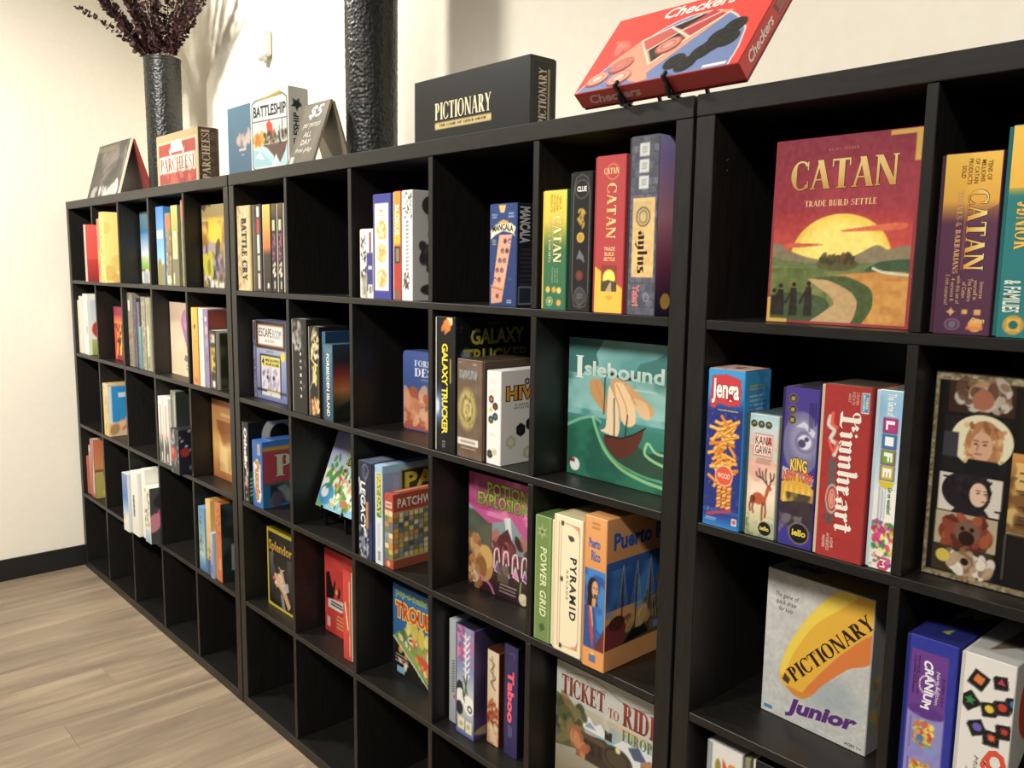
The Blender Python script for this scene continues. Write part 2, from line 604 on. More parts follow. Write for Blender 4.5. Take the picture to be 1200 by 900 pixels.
class Art:
    """a printed face, 0..1 across and 0..1 up"""

    def __init__(s, w, h, cell, c):
        s.w, s.h = w, h
        nx, ny = max(3, int(round(w / cell)) + 1), max(3, int(round(h / cell)) + 1)
        s.nx, s.ny = nx, ny
        s.X, s.Y = np.meshgrid(np.linspace(0, 1, nx), np.linspace(0, 1, ny))
        s.img = np.ones((ny, nx, 3)) * srgb(c)
        s.px = cell
        s.texts = []

    def _mix(s, m, c):
        m = np.clip(m, 0, 1)[..., None]
        c = srgb(c) if isinstance(c, str) else c
        s.img = s.img * (1 - m) + c * m

    def fill(s, c):
        s.img[:] = srgb(c)

    def rect(s, x0, y0, x1, y1, c, a=1.0):
        k = s.px
        m = np.clip(((s.X - x0) * s.w) / k + .5, 0, 1) * np.clip(((x1 - s.X) * s.w) / k + .5, 0, 1)
        m = m * np.clip(((s.Y - y0) * s.h) / k + .5, 0, 1) * np.clip(((y1 - s.Y) * s.h) / k + .5, 0, 1)
        s._mix(m * a, c)

    def grad(s, c0, c1, y0=0., y1=1., x0=0., x1=1., horiz=False):
        """c0 at y0 (or x0) to c1 at y1 (or x1), inside the rectangle"""
        f = (s.X - x0) / (x1 - x0) if horiz else (s.Y - y0) / (y1 - y0)
        f = np.clip(f, 0, 1)[..., None]
        c = srgb(c0) * (1 - f) + srgb(c1) * f
        m = (s.X >= x0 - 1e-6) & (s.X <= x1 + 1e-6) & (s.Y >= y0 - 1e-6) & (s.Y <= y1 + 1e-6)
        s.img = np.where(m[..., None], c, s.img)

    def ell(s, cx, cy, rx, c, ry=None, a=1.0, soft=0.0, ring=None, rot=0.0):
        """rx as a fraction of the width; round unless ry (a fraction of the height) is given"""
        RX = rx * s.w
        RY = ry * s.h if ry else RX
        dx, dy = (s.X - cx) * s.w, (s.Y - cy) * s.h
        if rot:
            q = R(rot)
            dx, dy = dx * math.cos(q) + dy * math.sin(q), -dx * math.sin(q) + dy * math.cos(q)
        d = np.sqrt((dx / RX) ** 2 + (dy / RY) ** 2)
        e = max(s.px / min(RX, RY), 1e-3) if not soft else soft
        m = np.clip((1 - d) / e + .5, 0, 1)
        if ring:
            m = m * np.clip((d - (1 - ring)) / e + .5, 0, 1)
        s._mix(m * a, c)

    def poly(s, pts, c, a=1.0):
        acc = 0
        for ox, oy in ((-.25, -.25), (.25, -.25), (-.25, .25), (.25, .25)):
            X, Y = s.X + ox * s.px / s.w, s.Y + oy * s.px / s.h
            m = np.zeros(X.shape, bool)
            n = len(pts)
            for i in range(n):
                x0, y0 = pts[i]
                x1, y1 = pts[(i + 1) % n]
                if y0 == y1:
                    continue
                c_ = ((y0 > Y) != (y1 > Y)) & (X < (x1 - x0) * (Y - y0) / (y1 - y0) + x0)
                m ^= c_
            acc = acc + m * .25
        s._mix(acc * a, c)

    def spoly(s, pts, c, a=1.0):
        """a closed shape with rounded, flowing edges"""
        n = len(pts)
        o = []
        for i in range(n):
            p0, p1, p2, p3 = pts[i - 1], pts[i], pts[(i + 1) % n], pts[(i + 2) % n]
            on = lambda p: p[0] <= 0 or p[0] >= 1 or p[1] <= 0 or p[1] >= 1
            for k in range(6):
                q = k / 6
                if on(p1) and on(p2):
                    o.append((p1[0] + (p2[0] - p1[0]) * q, p1[1] + (p2[1] - p1[1]) * q))
                else:
                    o.append(tuple((2 * q ** 3 - 3 * q * q + 1) * p1[j] + (q ** 3 - 2 * q * q + q) * .4 * (p2[j] - p0[j]) + (3 * q * q - 2 * q ** 3) * p2[j] + (q ** 3 - q * q) * .4 * (p3[j] - p1[j]) for j in (0, 1)))
        s.poly(o, c, a)

    def line(s, pts, wd, c, a=1.0):
        """wd in metres"""
        D = np.full(s.X.shape, 9.)
        PX, PY = s.X * s.w, s.Y * s.h
        for (x0, y0), (x1, y1) in zip(pts[:-1], pts[1:]):
            ax, ay, bx, by = x0 * s.w, y0 * s.h, x1 * s.w, y1 * s.h
            L = (bx - ax) ** 2 + (by - ay) ** 2 + 1e-12
            q = np.clip(((PX - ax) * (bx - ax) + (PY - ay) * (by - ay)) / L, 0, 1)
            D = np.minimum(D, np.hypot(PX - ax - q * (bx - ax), PY - ay - q * (by - ay)))
        s._mix(np.clip((wd / 2 - D) / s.px + .5, 0, 1) * a, c)

    def curve(s, pts, wd, c, a=1.0):
        P = [pts[0]] + list(pts) + [pts[-1]]
        o = []
        for i in range(1, len(P) - 2):
            for k in range(8):
                q = k / 8
                o.append(tuple(0.5 * ((2 * P[i][j]) + (-P[i - 1][j] + P[i + 1][j]) * q + (2 * P[i - 1][j] - 5 * P[i][j] + 4 * P[i + 1][j] - P[i + 2][j]) * q * q
                                      + (-P[i - 1][j] + 3 * P[i][j] - 3 * P[i + 1][j] + P[i + 2][j]) * q ** 3) for j in (0, 1)))
        o.append(P[-1])
        s.line(o, wd, c, a)

    def noise(s, amp, n, seed=1, x0=0, y0=0, x1=1, y1=1):
        m = max(2, int(n * s.h / s.w))
        v = (vnoise(s.X, s.Y, n, seed, m) - .5) * 2 * amp
        k = (s.X >= x0) & (s.X <= x1) & (s.Y >= y0) & (s.Y <= y1)
        s.img = np.clip(s.img + (v * k)[..., None], 0, 1)

    def cloud(s, c, n, seed=1, thr=.5, soft=.2, a=1., x0=0, y0=0, x1=1, y1=1, m=None):
        m = m or max(2, int(n * s.h / s.w))
        v = .65 * vnoise(s.X, s.Y, n, seed, m) + .35 * vnoise(s.X, s.Y, n * 2, seed + 7, m * 2)
        k = (s.X >= x0) & (s.X <= x1) & (s.Y >= y0) & (s.Y <= y1)
        s._mix(np.clip((v - thr) / soft + .5, 0, 1) * a * k, c)

    def blots(s, n, cols, x0, y0, x1, y1, r0, r1, seed=1, a=.9, el=2.0):
        """painted daubs; r0, r1 as fractions of the width"""
        g = random.Random(seed)
        if n > 12:
            n, r0, r1 = int(n * 1.9), r0 * .65, r1 * .72
        for _ in range(n):
            r = g.uniform(r0, r1)
            e = g.uniform(1, el)
            s.ell(g.uniform(x0, x1), g.uniform(y0, y1), r, g.choice(cols), ry=r * e * s.w / s.h, a=a, rot=g.uniform(-60, 60))

    def small(s, x0, y0, x1, y1, rows, c, seed=1, vert=False, a=.8, fill=.5):
        """a block of print too small to read"""
        g = random.Random(seed)
        for i in range(rows):
            if vert:
                xa = x0 + (x1 - x0) * (i + .5 - fill / 2) / rows
                xb = x0 + (x1 - x0) * (i + .5 + fill / 2) / rows
                s.rect(xa, y0 + g.uniform(0, .15) * (y1 - y0), xb, y1 - g.uniform(0, .15) * (y1 - y0), c, a)
            else:
                ya = y0 + (y1 - y0) * (i + .5 - fill / 2) / rows
                yb = y0 + (y1 - y0) * (i + .5 + fill / 2) / rows
                s.rect(x0 + g.uniform(0, .12) * (x1 - x0), ya, x1 - g.uniform(0, .12) * (x1 - x0), yb, c, a)

    def stars(s, n, c, seed=1, r=.004):
        g = random.Random(seed)
        for _ in range(n):
            s.ell(g.random(), g.random(), r, c, a=g.uniform(.4, 1))

    def star(s, cx, cy, ro, ri, n, c, rot=90):
        """ro, ri in metres"""
        s.poly([(cx + (ro if k % 2 == 0 else ri) * math.cos(R(rot + 180 * k / n)) / s.w, cy + (ro if k % 2 == 0 else ri) * math.sin(R(rot + 180 * k / n)) / s.h) for k in range(2 * n)], c)

    def hexa(s, cx, cy, r, c, rot=30):
        s.poly([(cx + r * math.cos(R(rot + 60 * k)) / s.w, cy + r * math.sin(R(rot + 60 * k)) / s.h) for k in range(6)], c)

    def t(s, txt, x0, y0, x1, y1, c, rot=0, font='sans', bold=.02, shear=0, out=None, ow=.05, c2=None, sp=1., lsp=1., arc=0., deg=0., lay=0, slope=0.):
        """lettering filling the rectangle; rot=-90 reads downwards, 90 upwards"""
        s.texts.append((txt, x0, y0, x1, y1, c, rot, font, bold, shear, out, ow, c2, sp, lsp, arc, deg, lay, slope))


def build_texts(A, frame, parent):
    """frame(u, v, off) -> local coordinates"""
    for one in A.texts:
        build_text(A, one, frame, parent)


def build_text(A, one, frame, parent):
    VV, FF, CC = [], [], []

    def put(V, F, box, rot, c, c2, off, arc, deg, grow=0.0, ref=None, slope=0., stag=False):
        x0, y0, x1, y1 = box
        lo, hi = (ref if ref is not None else (V.min(0), V.max(0)))
        U = (V - lo) / np.maximum(hi - lo, 1e-9)
        if arc:
            U = U.copy()
            U[:, 1] = U[:, 1] + arc * (1 - (2 * U[:, 0] - 1) ** 2)
        if slope:
            U = U.copy()
            U[:, 1] = U[:, 1] + slope * U[:, 0]
        X0, Y0, X1, Y1 = x0 * A.w, y0 * A.h, x1 * A.w, y1 * A.h
        if rot == -90:
            P = np.stack([X0 + U[:, 1] * (X1 - X0), Y1 - U[:, 0] * (Y1 - Y0)], 1)
        elif rot == 90:
            P = np.stack([X1 - U[:, 1] * (X1 - X0), Y0 + U[:, 0] * (Y1 - Y0)], 1)
        else:
            P = np.stack([X0 + U[:, 0] * (X1 - X0), Y0 + U[:, 1] * (Y1 - Y0)], 1)
        if deg:
            ce = np.array([(X0 + X1) / 2, (Y0 + Y1) / 2])
            q = R(deg)
            D = P - ce
            P = ce + np.stack([D[:, 0] * math.cos(q) - D[:, 1] * math.sin(q), D[:, 0] * math.sin(q) + D[:, 1] * math.cos(q)], 1)
        b = len(VV)
        k0, k1 = srgb(c), srgb(c2 or c)
        lift = np.zeros(len(V))
        if stag:
            for i, f in enumerate(F):
                lift[f] = (i % 7) * 3e-5
        for p, u, dl in zip(P, U, lift):
            VV.append(frame(min(max(p[0], 0.0), A.w), min(max(p[1], 0.0), A.h), off + dl))
            f = min(max(u[1], 0), 1)
            CC.append(k1 * (1 - f) + k0 * f)
        for f in F:
            FF.append([b + i for i in f])

    for (txt, x0, y0, x1, y1, c, rot, font, bold, shear, out, ow, c2, sp, lsp, arc, deg, lay, slope) in [one]:
        if font in ('serif', 'black'):
            V, F = serif_text(txt, font == 'black')
            ref = (V.min(0), V.max(0))
            if out:
                for dx, dy in ((-ow, 0), (ow, 0), (0, -ow), (0, ow), (ow, -ow), (-ow, ow)):
                    put(V + np.array([dx, dy]), F, (x0, y0, x1, y1), rot, out, None, .0004 + lay * .0004, arc, deg, ref=ref, slope=slope, stag=True)
            put(V, F, (x0, y0, x1, y1), rot, c, c2, .0007 + lay * .0004, arc, deg, slope=slope, stag=True)
        else:
            V, F = sans_text(txt, bold, shear, sp, lsp)
            if len(V) == 0:
                return
            ref = (V.min(0), V.max(0))
            if out:
                V2, F2 = sans_text(txt, bold + ow, shear, sp, lsp)
                put(V2, F2, (x0, y0, x1, y1), rot, out, None, .0004 + lay * .0004, arc, deg, ref=ref, slope=slope)
            put(V, F, (x0, y0, x1, y1), rot, c, c2, .0007 + lay * .0004, arc, deg, slope=slope)
    if not VV:
        return
    me = bpy.data.meshes.new('lettering')
    me.from_pydata([tuple(v) for v in VV], [], FF)
    me.update()
    col_attr(me, lin_arr(np.array(CC)))
    me.materials.append(M['card'])
    o = bpy.data.objects.new('lettering', me)
    COL.objects.link(o)
    o.parent = parent
    return o


def col_attr(me, rgb):
    at = me.color_attributes.new('print', 'FLOAT_COLOR', 'POINT')
    d = np.ones((len(me.vertices), 4), np.float32)
    d[:, :3] = rgb
    at.data.foreach_set('color', d.ravel())


def build_print(name, A, frame, parent):
    nx, ny = A.nx, A.ny
    us = np.linspace(0, A.w, nx)
    vs = np.linspace(0, A.h, ny)
    V = np.array([frame(u, v, 0.0003) for v in vs for u in us], np.float32)
    idx = np.arange(nx * ny).reshape(ny, nx)
    F = np.stack([idx[:-1, :-1], idx[:-1, 1:], idx[1:, 1:], idx[1:, :-1]], -1).reshape(-1, 4)
    me = bpy.data.meshes.new(name)
    me.vertices.add(len(V))
    me.vertices.foreach_set('co', V.ravel())
    me.loops.add(F.size)
    me.loops.foreach_set('vertex_index', F.ravel().astype(np.int32))
    me.polygons.add(len(F))
    me.polygons.foreach_set('loop_start', np.arange(0, F.size, 4, dtype=np.int32))
    me.update(calc_edges=True)
    me.validate()
    col_attr(me, lin_arr(A.img.reshape(-1, 3)))
    me.materials.append(M['card'])
    o = bpy.data.objects.new(name, me)
    COL.objects.link(o)
    o.parent = parent
    build_texts(A, frame, o)
    return o


def colored_box(name, b, c, parent, bev=0.001, seg=1, round_y=0.0):
    bm = bmesh.new()
    x0, y0, z0, x1, y1, z1 = b
    bm_box(bm, *b, 0)
    if round_y:
        es = [e for e in bm.edges if abs(e.verts[0].co.y - e.verts[1].co.y) > 1e-5]
        bmesh.ops.bevel(bm, geom=es, offset=round_y, segments=5, profile=0.5, affect='EDGES')
    elif bev:
        bmesh.ops.bevel(bm, geom=list(bm.edges), offset=bev, segments=seg, profile=0.5, affect='EDGES')
    me = bpy.data.meshes.new(name)
    bm.to_mesh(me)
    bm.free()
    col_attr(me, lin(c))
    me.materials.append(M['card'])
    o = bpy.data.objects.new(name, me)
    COL.objects.link(o)
    o.parent = parent
    if round_y:
        for p in me.polygons:
            p.use_smooth = False
    return o


def gbox(label, x0, x1, y, z, d, h, c, F=None, RT=None, TP=None, lip='left', c2=None, yaw=0., tilt=0., cat='game box', group=None,
         cell=None, kind='box', BT=None):
    """a board game box standing on its edge: front-left-bottom corner at (x0, y, z), x1-x0 wide, d deep, h high"""
    w = x1 - x0
    if group is None:
        un = 'left' if x0 < UW else ('middle' if x0 < R0 else 'right')
        row = 'on top' if z >= TOP - .001 else {4: 'in the top row', 3: 'in the second row', 2: 'in the third row', 1: 'in the fourth row'}[max(k for k in range(5) if Z[k] <= z + .001)]
        group = 'board games %s of the %s shelf' % (row, un)
    e = empty('game_box' if kind != 'tin' else 'game_tin', (x0, y, z), (R(-tilt), 0, R(yaw)), label, cat, group)
    ctr = np.array([x0 + w / 2, y, z + h / 2])
    dist = np.linalg.norm(ctr - CAM)
    cell = cell or max(.0015, .00115 * dist)
    G = 0.0004
    zb = 0.0
    if kind == 'tin':
        colored_box('tin_body', (0, 0.009, zb, w, d, h), c2 or c, e, round_y=.014)
        colored_box('tin_lid', (-.0012 + .0012, 0, zb, w, 0.0088, h), c, e, round_y=.014)
        lx0, lx1 = 0.0, w
    elif kind == 'carton':
        colored_box('carton', (0, 0, zb, w, d, h - .0012), c, e, .0012)
        colored_box('top_flap', (.002, .001, h - .0011, w - .002, d - .003, h), c2 or c, e, .0003)
        lx0, lx1 = 0.0, w
    elif lip == 'back':
        colored_box('lid', (0, 0, zb, w, d - .006, h), c, e)
        colored_box('base', (.0016, d - .0058, zb + .0016, w - .0016, d, h - .0016), c2 or '#d8d2c4', e, .0006)
        lx0, lx1 = 0.0, w
    else:
        lp = .005 if w > .03 else .003
        lx0, lx1 = (lp, w) if lip == 'left' else (0.0, w - lp)
        colored_box('lid', (lx0, 0, zb, lx1, d, h), c, e)
        b = (0, .0016, zb + .0016, lp - .0002, d - .0016, h - .0016) if lip == 'left' else (w - lp + .0002, .0016, zb + .0016, w, d - .0016, h - .0016)
        colored_box('base', b, c2 or '#d8d2c4', e, .0006)
    mg = .0012 if kind != 'tin' else .003
    if F:
        A = Art(lx1 - lx0 - 2 * mg, h - 2 * mg, cell, c)
        F(A)
        build_print('front_print', A, lambda u, v, o_: (lx0 + mg + u, -o_, mg + v), e)
    if RT:
        dd = d - (.006 if lip == 'back' and kind == 'box' else 0)
        if kind == 'tin':
            yb = .011
        else:
            yb = 0
        A = Art(dd - 2 * mg - yb, h - 2 * mg, cell, c)
        RT(A)
        build_print('side_print', A, lambda u, v, o_: (lx1 + o_, yb + mg + u, mg + v), e)
    if TP:
        dd = d - (.006 if lip == 'back' and kind == 'box' else 0)
        A = Art(lx1 - lx0 - 2 * mg, dd - 2 * mg, cell * 1.2, c)
        TP(A)
        build_print('top_print', A, lambda u, v, o_: (lx0 + mg + u, mg + v, h + o_), e)
    if BT:
        A = Art(w - 2 * mg, d - .006 - 2 * mg, cell, c)
        BT(A)
        build_print('bottom_print', A, lambda u, v, o_: (mg + u, d - .006 - mg - v, -o_), e)
    return e


# ------------------------------------------------------------------ games on the right unit
Z4, Z3, Z2, Z1 = Z[4], Z[3], Z[2], Z[1]


def sunset(A, y0=0.03, y1=1.0):
    """an evening landscape: big sun, hills, fields and a winding path"""
    A.grad('#a8323a', '#8d2f42', .42, 1.0)
    A.grad('#d8553a', '#a8323a', .34, .60)
    A.ell(.51, .36, .35, '#f3cf4e', ry=.232)
    A.ell(.51, .35, .31, '#f8e373', ry=.20, soft=.25)
    A.spoly([(.5, .50), (.85, .535), (.95, .53), (.9, .50)], '#d8643c')
    A.spoly([(.05, .425), (.18, .44), (.40, .43), (.18, .415)], '#cf5f3b')
    A.spoly([(0, .30), (0, .42), (.06, .44), (.14, .40), (.3, .36), (.5, .34), (.62, .37), (.76, .425), (.84, .40), (.93, .42), (1, .40), (1, .25)], '#8c7f62')
    A.spoly([(0, .2), (0, .36), (.12, .345), (.35, .33), (.6, .33), (.8, .335), (1, .33), (1, .2)], '#6c7a4c')
    A.spoly([(.70, .285), (.78, .335), (.92, .35), (1, .345), (1, .275)], '#3f5a3c')
    A.ell(.5, .325, .15, '#5d5a35', ry=.035)
    A.blots(26, ['#3e4226', '#6d4a2b', '#4b5a30'], .38, .335, .62, .365, .012, .03, 3)
    A.spoly([(0, 0), (0, .30), (.3, .30), (.55, .285), (.75, .28), (1, .275), (1, 0)], '#7c8148')
    A.cloud('#56693a', 8, 3, .5, .2, .7, 0, 0, .45, .3)
    A.spoly([(.42, .245), (.6, .275), (1, .27), (1, 0), (.62, 0), (.68, .12), (.6, .2)], '#c8893e')
    A.cloud('#dba54f', 14, 5, .5, .2, .6, .62, 0, 1, .24, m=22)
    A.spoly([(.34, .25), (.56, .262), (.74, .2), (.76, .1), (.68, 0), (.60, 0), (.66, .12), (.6, .18), (.44, .232)], '#4c5c33')
    A.spoly([(.34, .245), (.46, .235), (.61, .18), (.66, .11), (.60, 0), (.33, 0), (.40, .06), (.5, .11), (.46, .16), (.36, .21), (.3, .24)], '#c2a070')
    A.spoly([(0, 0), (0, .14), (.2, .17), (.4, .15), (.47, .10), (.38, .04), (.28, 0)], '#48593a')
    A.curve([(.75, .305), (.82, .285), (1, .27)], .004, '#d7d7bd')
    for x, s in ((.10, 1.), (.2, 1.05), (.31, 1.1), (.05, .8)):
        A.ell(x, .145 * s + .06, .016, '#2c241e')
        A.poly([(x - .03, .04), (x - .022, .185 * s), (x + .022, .185 * s), (x + .035, .04)], '#2e2a24')
        A.line([(x - .02, .16 * s), (x - .06, .11)], .004, '#33291f')
    A.line([(.31, .22), (.34, .1)], .003, '#2c241e')
    A.noise(.03, 40, 4)


def f(A):
    sunset(A)
    A.rect(0, 0, .018, 1, '#9a2f3c'); A.rect(.982, 0, 1, 1, '#9a2f3c'); A.rect(0, 0, 1, .014, '#9a2f3c')
    for a in ((0, 0, .16, .022), (0, 0, .026, .14), (.80, .975, 1, 1), (.962, .84, 1, 1)):
        A.rect(*a, '#d9ad4e')
    A.t('CATAN', .125, .725, .865, .885, '#efcf86', font='serif', out='#5c1c24', ow=0.014, c2='#c08f40', slope=0.)
    A.t('TRADE BUILD SETTLE', .24, .635, .74, .668, '#e9b787', font='serif')
    A.t('KLAUS TEUBER', .39, .925, .60, .94, '#b96a5c', font='serif')
gbox('large red face-out game box with a yellow sun setting over fields and a path', 3.751, 3.983, .052, Z4, .07, .289, '#93303c', F=f, lip='back', tilt=1.2, c2='#7b2733')


def f(A):
    A.grad('#55304a', '#5f3550', 0, .68)
    A.grad('#5f3550', '#e4a93a', .62, .74)
    A.grad('#e4a93a', '#f1c246', .74, 1)
    A.poly([(0, .55), (1, .72), (1, .62), (0, .45)], '#5f3550', .5)
    A.t('CATAN', .46, .36, .82, .80, '#f6dc8c', -90, 'serif', out='#3c1d30', ow=0.022, c2='#d79a2c')
    A.t('THIEVES & BARBARIANS', .27, .34, .37, .80, '#d9a96c', -90, 'serif')
    A.rect(.42, .36, .43, .78, '#d9a96c')
    A.t('TENS OF\nMILLIONS\nOF CATAN\nPRODUCTS\nSOLD', .30, .83, .84, .97, '#7b5324', -90, bold=.01)
    A.t('Immerse\nyourself in\nThe Settlers\nof Catan\nwith this set of\n4 versions &\n5 rich scenarios!', .16, .165, .86, .335, '#d8b083', -90, bold=0)
    A.star(.30, .125, .006, .003, 4, '#e0b470'); A.rect(.5, .115, .6, .14, '#d9ab62'); A.rect(.72, .112, .84, .142, '#d9ab62')
    A.ell(.34, .055, .14, '#8d7588', ring=.2, ry=.033); A.ell(.34, .055, .07, '#7a6a80'); A.ell(.76, .055, .13, '#e5a44e'); A.rect(.6, .03, .9, .046, '#e07c3c')
    A.t('Catan', .68, .068, .92, .098, '#efc98a', 0)
gbox('plum and yellow expansion box spine with gold capitals, left of the teal spine', 4.026, 4.103, .016, Z4, .295, .241, '#563148', F=f, c2='#4a2a3e')


def f(A):
    A.fill('#2a7f80')
    A.grad('#2a7f80', '#efb73c', .67, .72); A.grad('#f0ba3e', '#f3c64b', .71, 1)
    A.poly([(0, .66), (1, .72), (1, .68), (0, .62)], '#2a7f80')
    A.rect(.25, .76, 1, .94, '#5a2f43'); A.ell(.72, .85, .2, '#2c3a44'); A.ell(.66, .83, .1, '#a83c3a')
    A.t('JUNIOR', .14, .42, .46, .645, '#f2c14e', -90, 'serif', out='#8f4a22', ow=0.019)
    A.t('FOR KIDS\n& FAMILIES', .05, .12, .66, .275, '#e7eee0', -90, bold=.02)
    A.ell(.55, .36, .16, '#3b4a44'); A.ell(.52, .35, .08, '#c96b4b'); A.ell(.62, .34, .05, '#e8c6a0')
    A.ell(.24, .06, .16, '#c59b3c'); A.rect(.14, .03, .34, .09, '#e2b64e'); A.ell(.7, .06, .17, '#e7a23b'); A.ell(.24, .06, .07, '#2a6a6a')
gbox('teal and yellow children\'s game spine at the right picture edge', 4.106, 4.192, .016, Z4, .29, .270, '#2a7f80', F=f, c2='#1f6668')


def f(A):
    A.grad('#2a7fc0', '#1f3f8f', 0, .15); A.grad('#23307c', '#23307c', .12, .78); A.grad('#23307c', '#1f86c9', .74, .84);
    A.grad('#1f86c9', '#2f9ad6', .84, 1); A.grad('#237fc4', '#24347f', 0, .09)
    A.blots(40, ['#5a3a90', '#2f4fae', '#c98a3a'], 0, .1, 1, .75, .008, .03, 5, .7, 3)
    g = random.Random(8)
    cols = ['#f2a93a', '#e89028', '#f7bd56', '#d97f22', '#f4b044']
    for k in range(52):
        cy = .29 + .40 * (k / 52)
        cx = .5 + g.uniform(-.26, .26)
        a = g.uniform(-60, 60)
        L, wd = g.uniform(.16, .23), .036
        ca, sa = math.cos(R(a)), math.sin(R(a))
        P = [(cx + (u * ca * L - v * sa * wd * 2), cy + (u * sa * L + v * ca * wd * 2) * A.w / A.h) for u, v in ((-1, -.5), (1, -.5), (1, .5), (-1, .5))]
        A.poly([(p[0] + .008, p[1] - .005) for p in P], '#9a5416')
        A.poly(P, g.choice(cols))
    for k in range(9):
        for j in range(3):
            y = .12 + k * .024
            x = .36 + j * .14 + (.02 if k % 2 else 0)
            A.poly([(x, y), (x + .125, y + .012), (x + .125, y + .034), (x, y + .022)], cols[(k + j) % 5])
            A.line([(x, y), (x + .125, y + .012)], .0015, '#9a4a16')
    A.ell(.55, .335, .255, '#f0d9c0'); A.ell(.55, .335, .235, '#d9502e')
    A.t('WOOD', .37, .318, .73, .352, '#f5e0c8', bold=.01)
    A.poly([(.06, .80), (.10, .96), (.5, .975), (.9, .95), (.93, .87), (.9, .79), (.6, .775), (.3, .79), (.2, .755), (.08, .76)], '#c8303a'); A.t('Jenga', .11, .785, .87, .945, '#f7efe8', bold=.03, out='#a02030', ow=0.03)
    A.t('Classic Block-Stacking Game', .3, .742, .86, .755, '#e8e070', bold=.01)
    A.poly([(.1, .08), (.8, .13), (.8, .11), (.1, .06)], '#b03a4a'); A.rect(.82, .03, .96, .075, '#d8dce6'); A.rect(.85, .04, .93, .066, '#c33b40')
    A.small(.05, .035, .4, .055, 2, '#c8d8ea', 1)


def f2(A):
    A.grad('#2388ca', '#3aa0da', 0, 1)
    A.small(.12, .72, .78, .86, 5, '#cfe4ef', 2, fill=.4); A.small(.14, .88, .8, .92, 2, '#e8d05a', 4)
    A.cloud('#1c6fb4', 5, 3, .6, .2, .5); A.small(.7, .66, .9, .82, 5, '#1a5da0', 7)
gbox('blue upright carton picturing tumbling orange wood blocks, leftmost on its shelf', 3.678, 3.7495, .004, Z3, .078, .271, '#2386c8', F=f, RT=f2, kind='carton',
     TP=lambda A: (A.fill('#caa9a0'), A.blots(12, ['#8a4a3a', '#e0a068', '#c94a3a'], 0, 0, 1, 1, .03, .1, 3)), c2='#c9a8a0')


def f(A):
    A.grad('#b9b98c', '#f0ddc4', .05, .35); A.grad('#f0ddc4', '#e8b9a4', .35, .62); A.grad('#e6b7a6', '#bcd6da', .72, .92); A.grad('#b7d3d8', '#a5c8d2', .92, 1)
    A.cloud('#d8988a', 3, 4, .5, .3, .6, 0, .45, 1, .75)
    A.grad('#9aa27a', '#cfc9a0', 0, .16); A.cloud('#6e7658', 5, 5, .52, .2, .8, 0, 0, 1, .18)
    for x in (.14, .4, .66):
        A.ell(x, .925, .115, '#17181a'); A.ell(x, .925, .06, '#b9a64c'); A.ell(x, .92, .028, '#17181a')
    A.rect(.17, .665, .83, .85, '#8a4038', .5); A.rect(.185, .675, .815, .84, '#efcfc0')
    A.rect(.6, .76, .8, .83, '#d86050', .7)
    A.t('KANA', .22, .762, .80, .83, '#23201d', bold=.0); A.t('GAWA', .22, .685, .80, .752, '#23201d', bold=.0)
    A.small(.24, .60, .82, .65, 3, '#7a4a40', 3, fill=.35)
    b = '#b5532c'
    A.ell(.42, .315, .22, b, ry=.05, rot=-12); A.ell(.22, .30, .10, '#6e2c16', ry=.036)
    A.poly([(.52, .29), (.62, .33), (.70, .42), (.82, .42), (.78, .37), (.72, .33), (.68, .27), (.58, .26)], b)
    A.ell(.80, .415, .09, b, ry=.017, rot=-25)
    for p in ([(.18, .30), (.12, .25), (.14, .20)], [(.25, .28), (.22, .23), (.26, .19)], [(.58, .28), (.57, .20), (.58, .12)], [(.66, .29), (.70, .22), (.68, .17)]):
        A.curve(p, .0032, '#8d3c1e')
    for p in ([(.76, .43), (.60, .47), (.46, .50), (.40, .56)], [(.58, .475), (.52, .54)], [(.50, .49), (.34, .50), (.30, .53)], [(.80, .435), (.84, .48), (.80, .54)], [(.83, .47), (.93, .50), (.94, .54)], [(.7, .45), (.64, .52), (.66, .57)]):
        A.curve(p, .0022, '#3b2418')
    A.ell(.70, .075, .26, '#e3e0d2'); A.ell(.70, .075, .235, '#17171a'); A.t('iello', .54, .06, .86, .095, '#e6cf58', bold=.03)
gbox('small pale box with a red stag under torn sky, between blue carton and purple spine', 3.753, 3.811, .010, Z3, .20, .204, '#c9d2c0', F=f, c2='#4a4a44',
     TP=lambda A: (A.fill('#4b5a5e'), A.rect(0, 0, 1, .05, '#8fa8ae')))


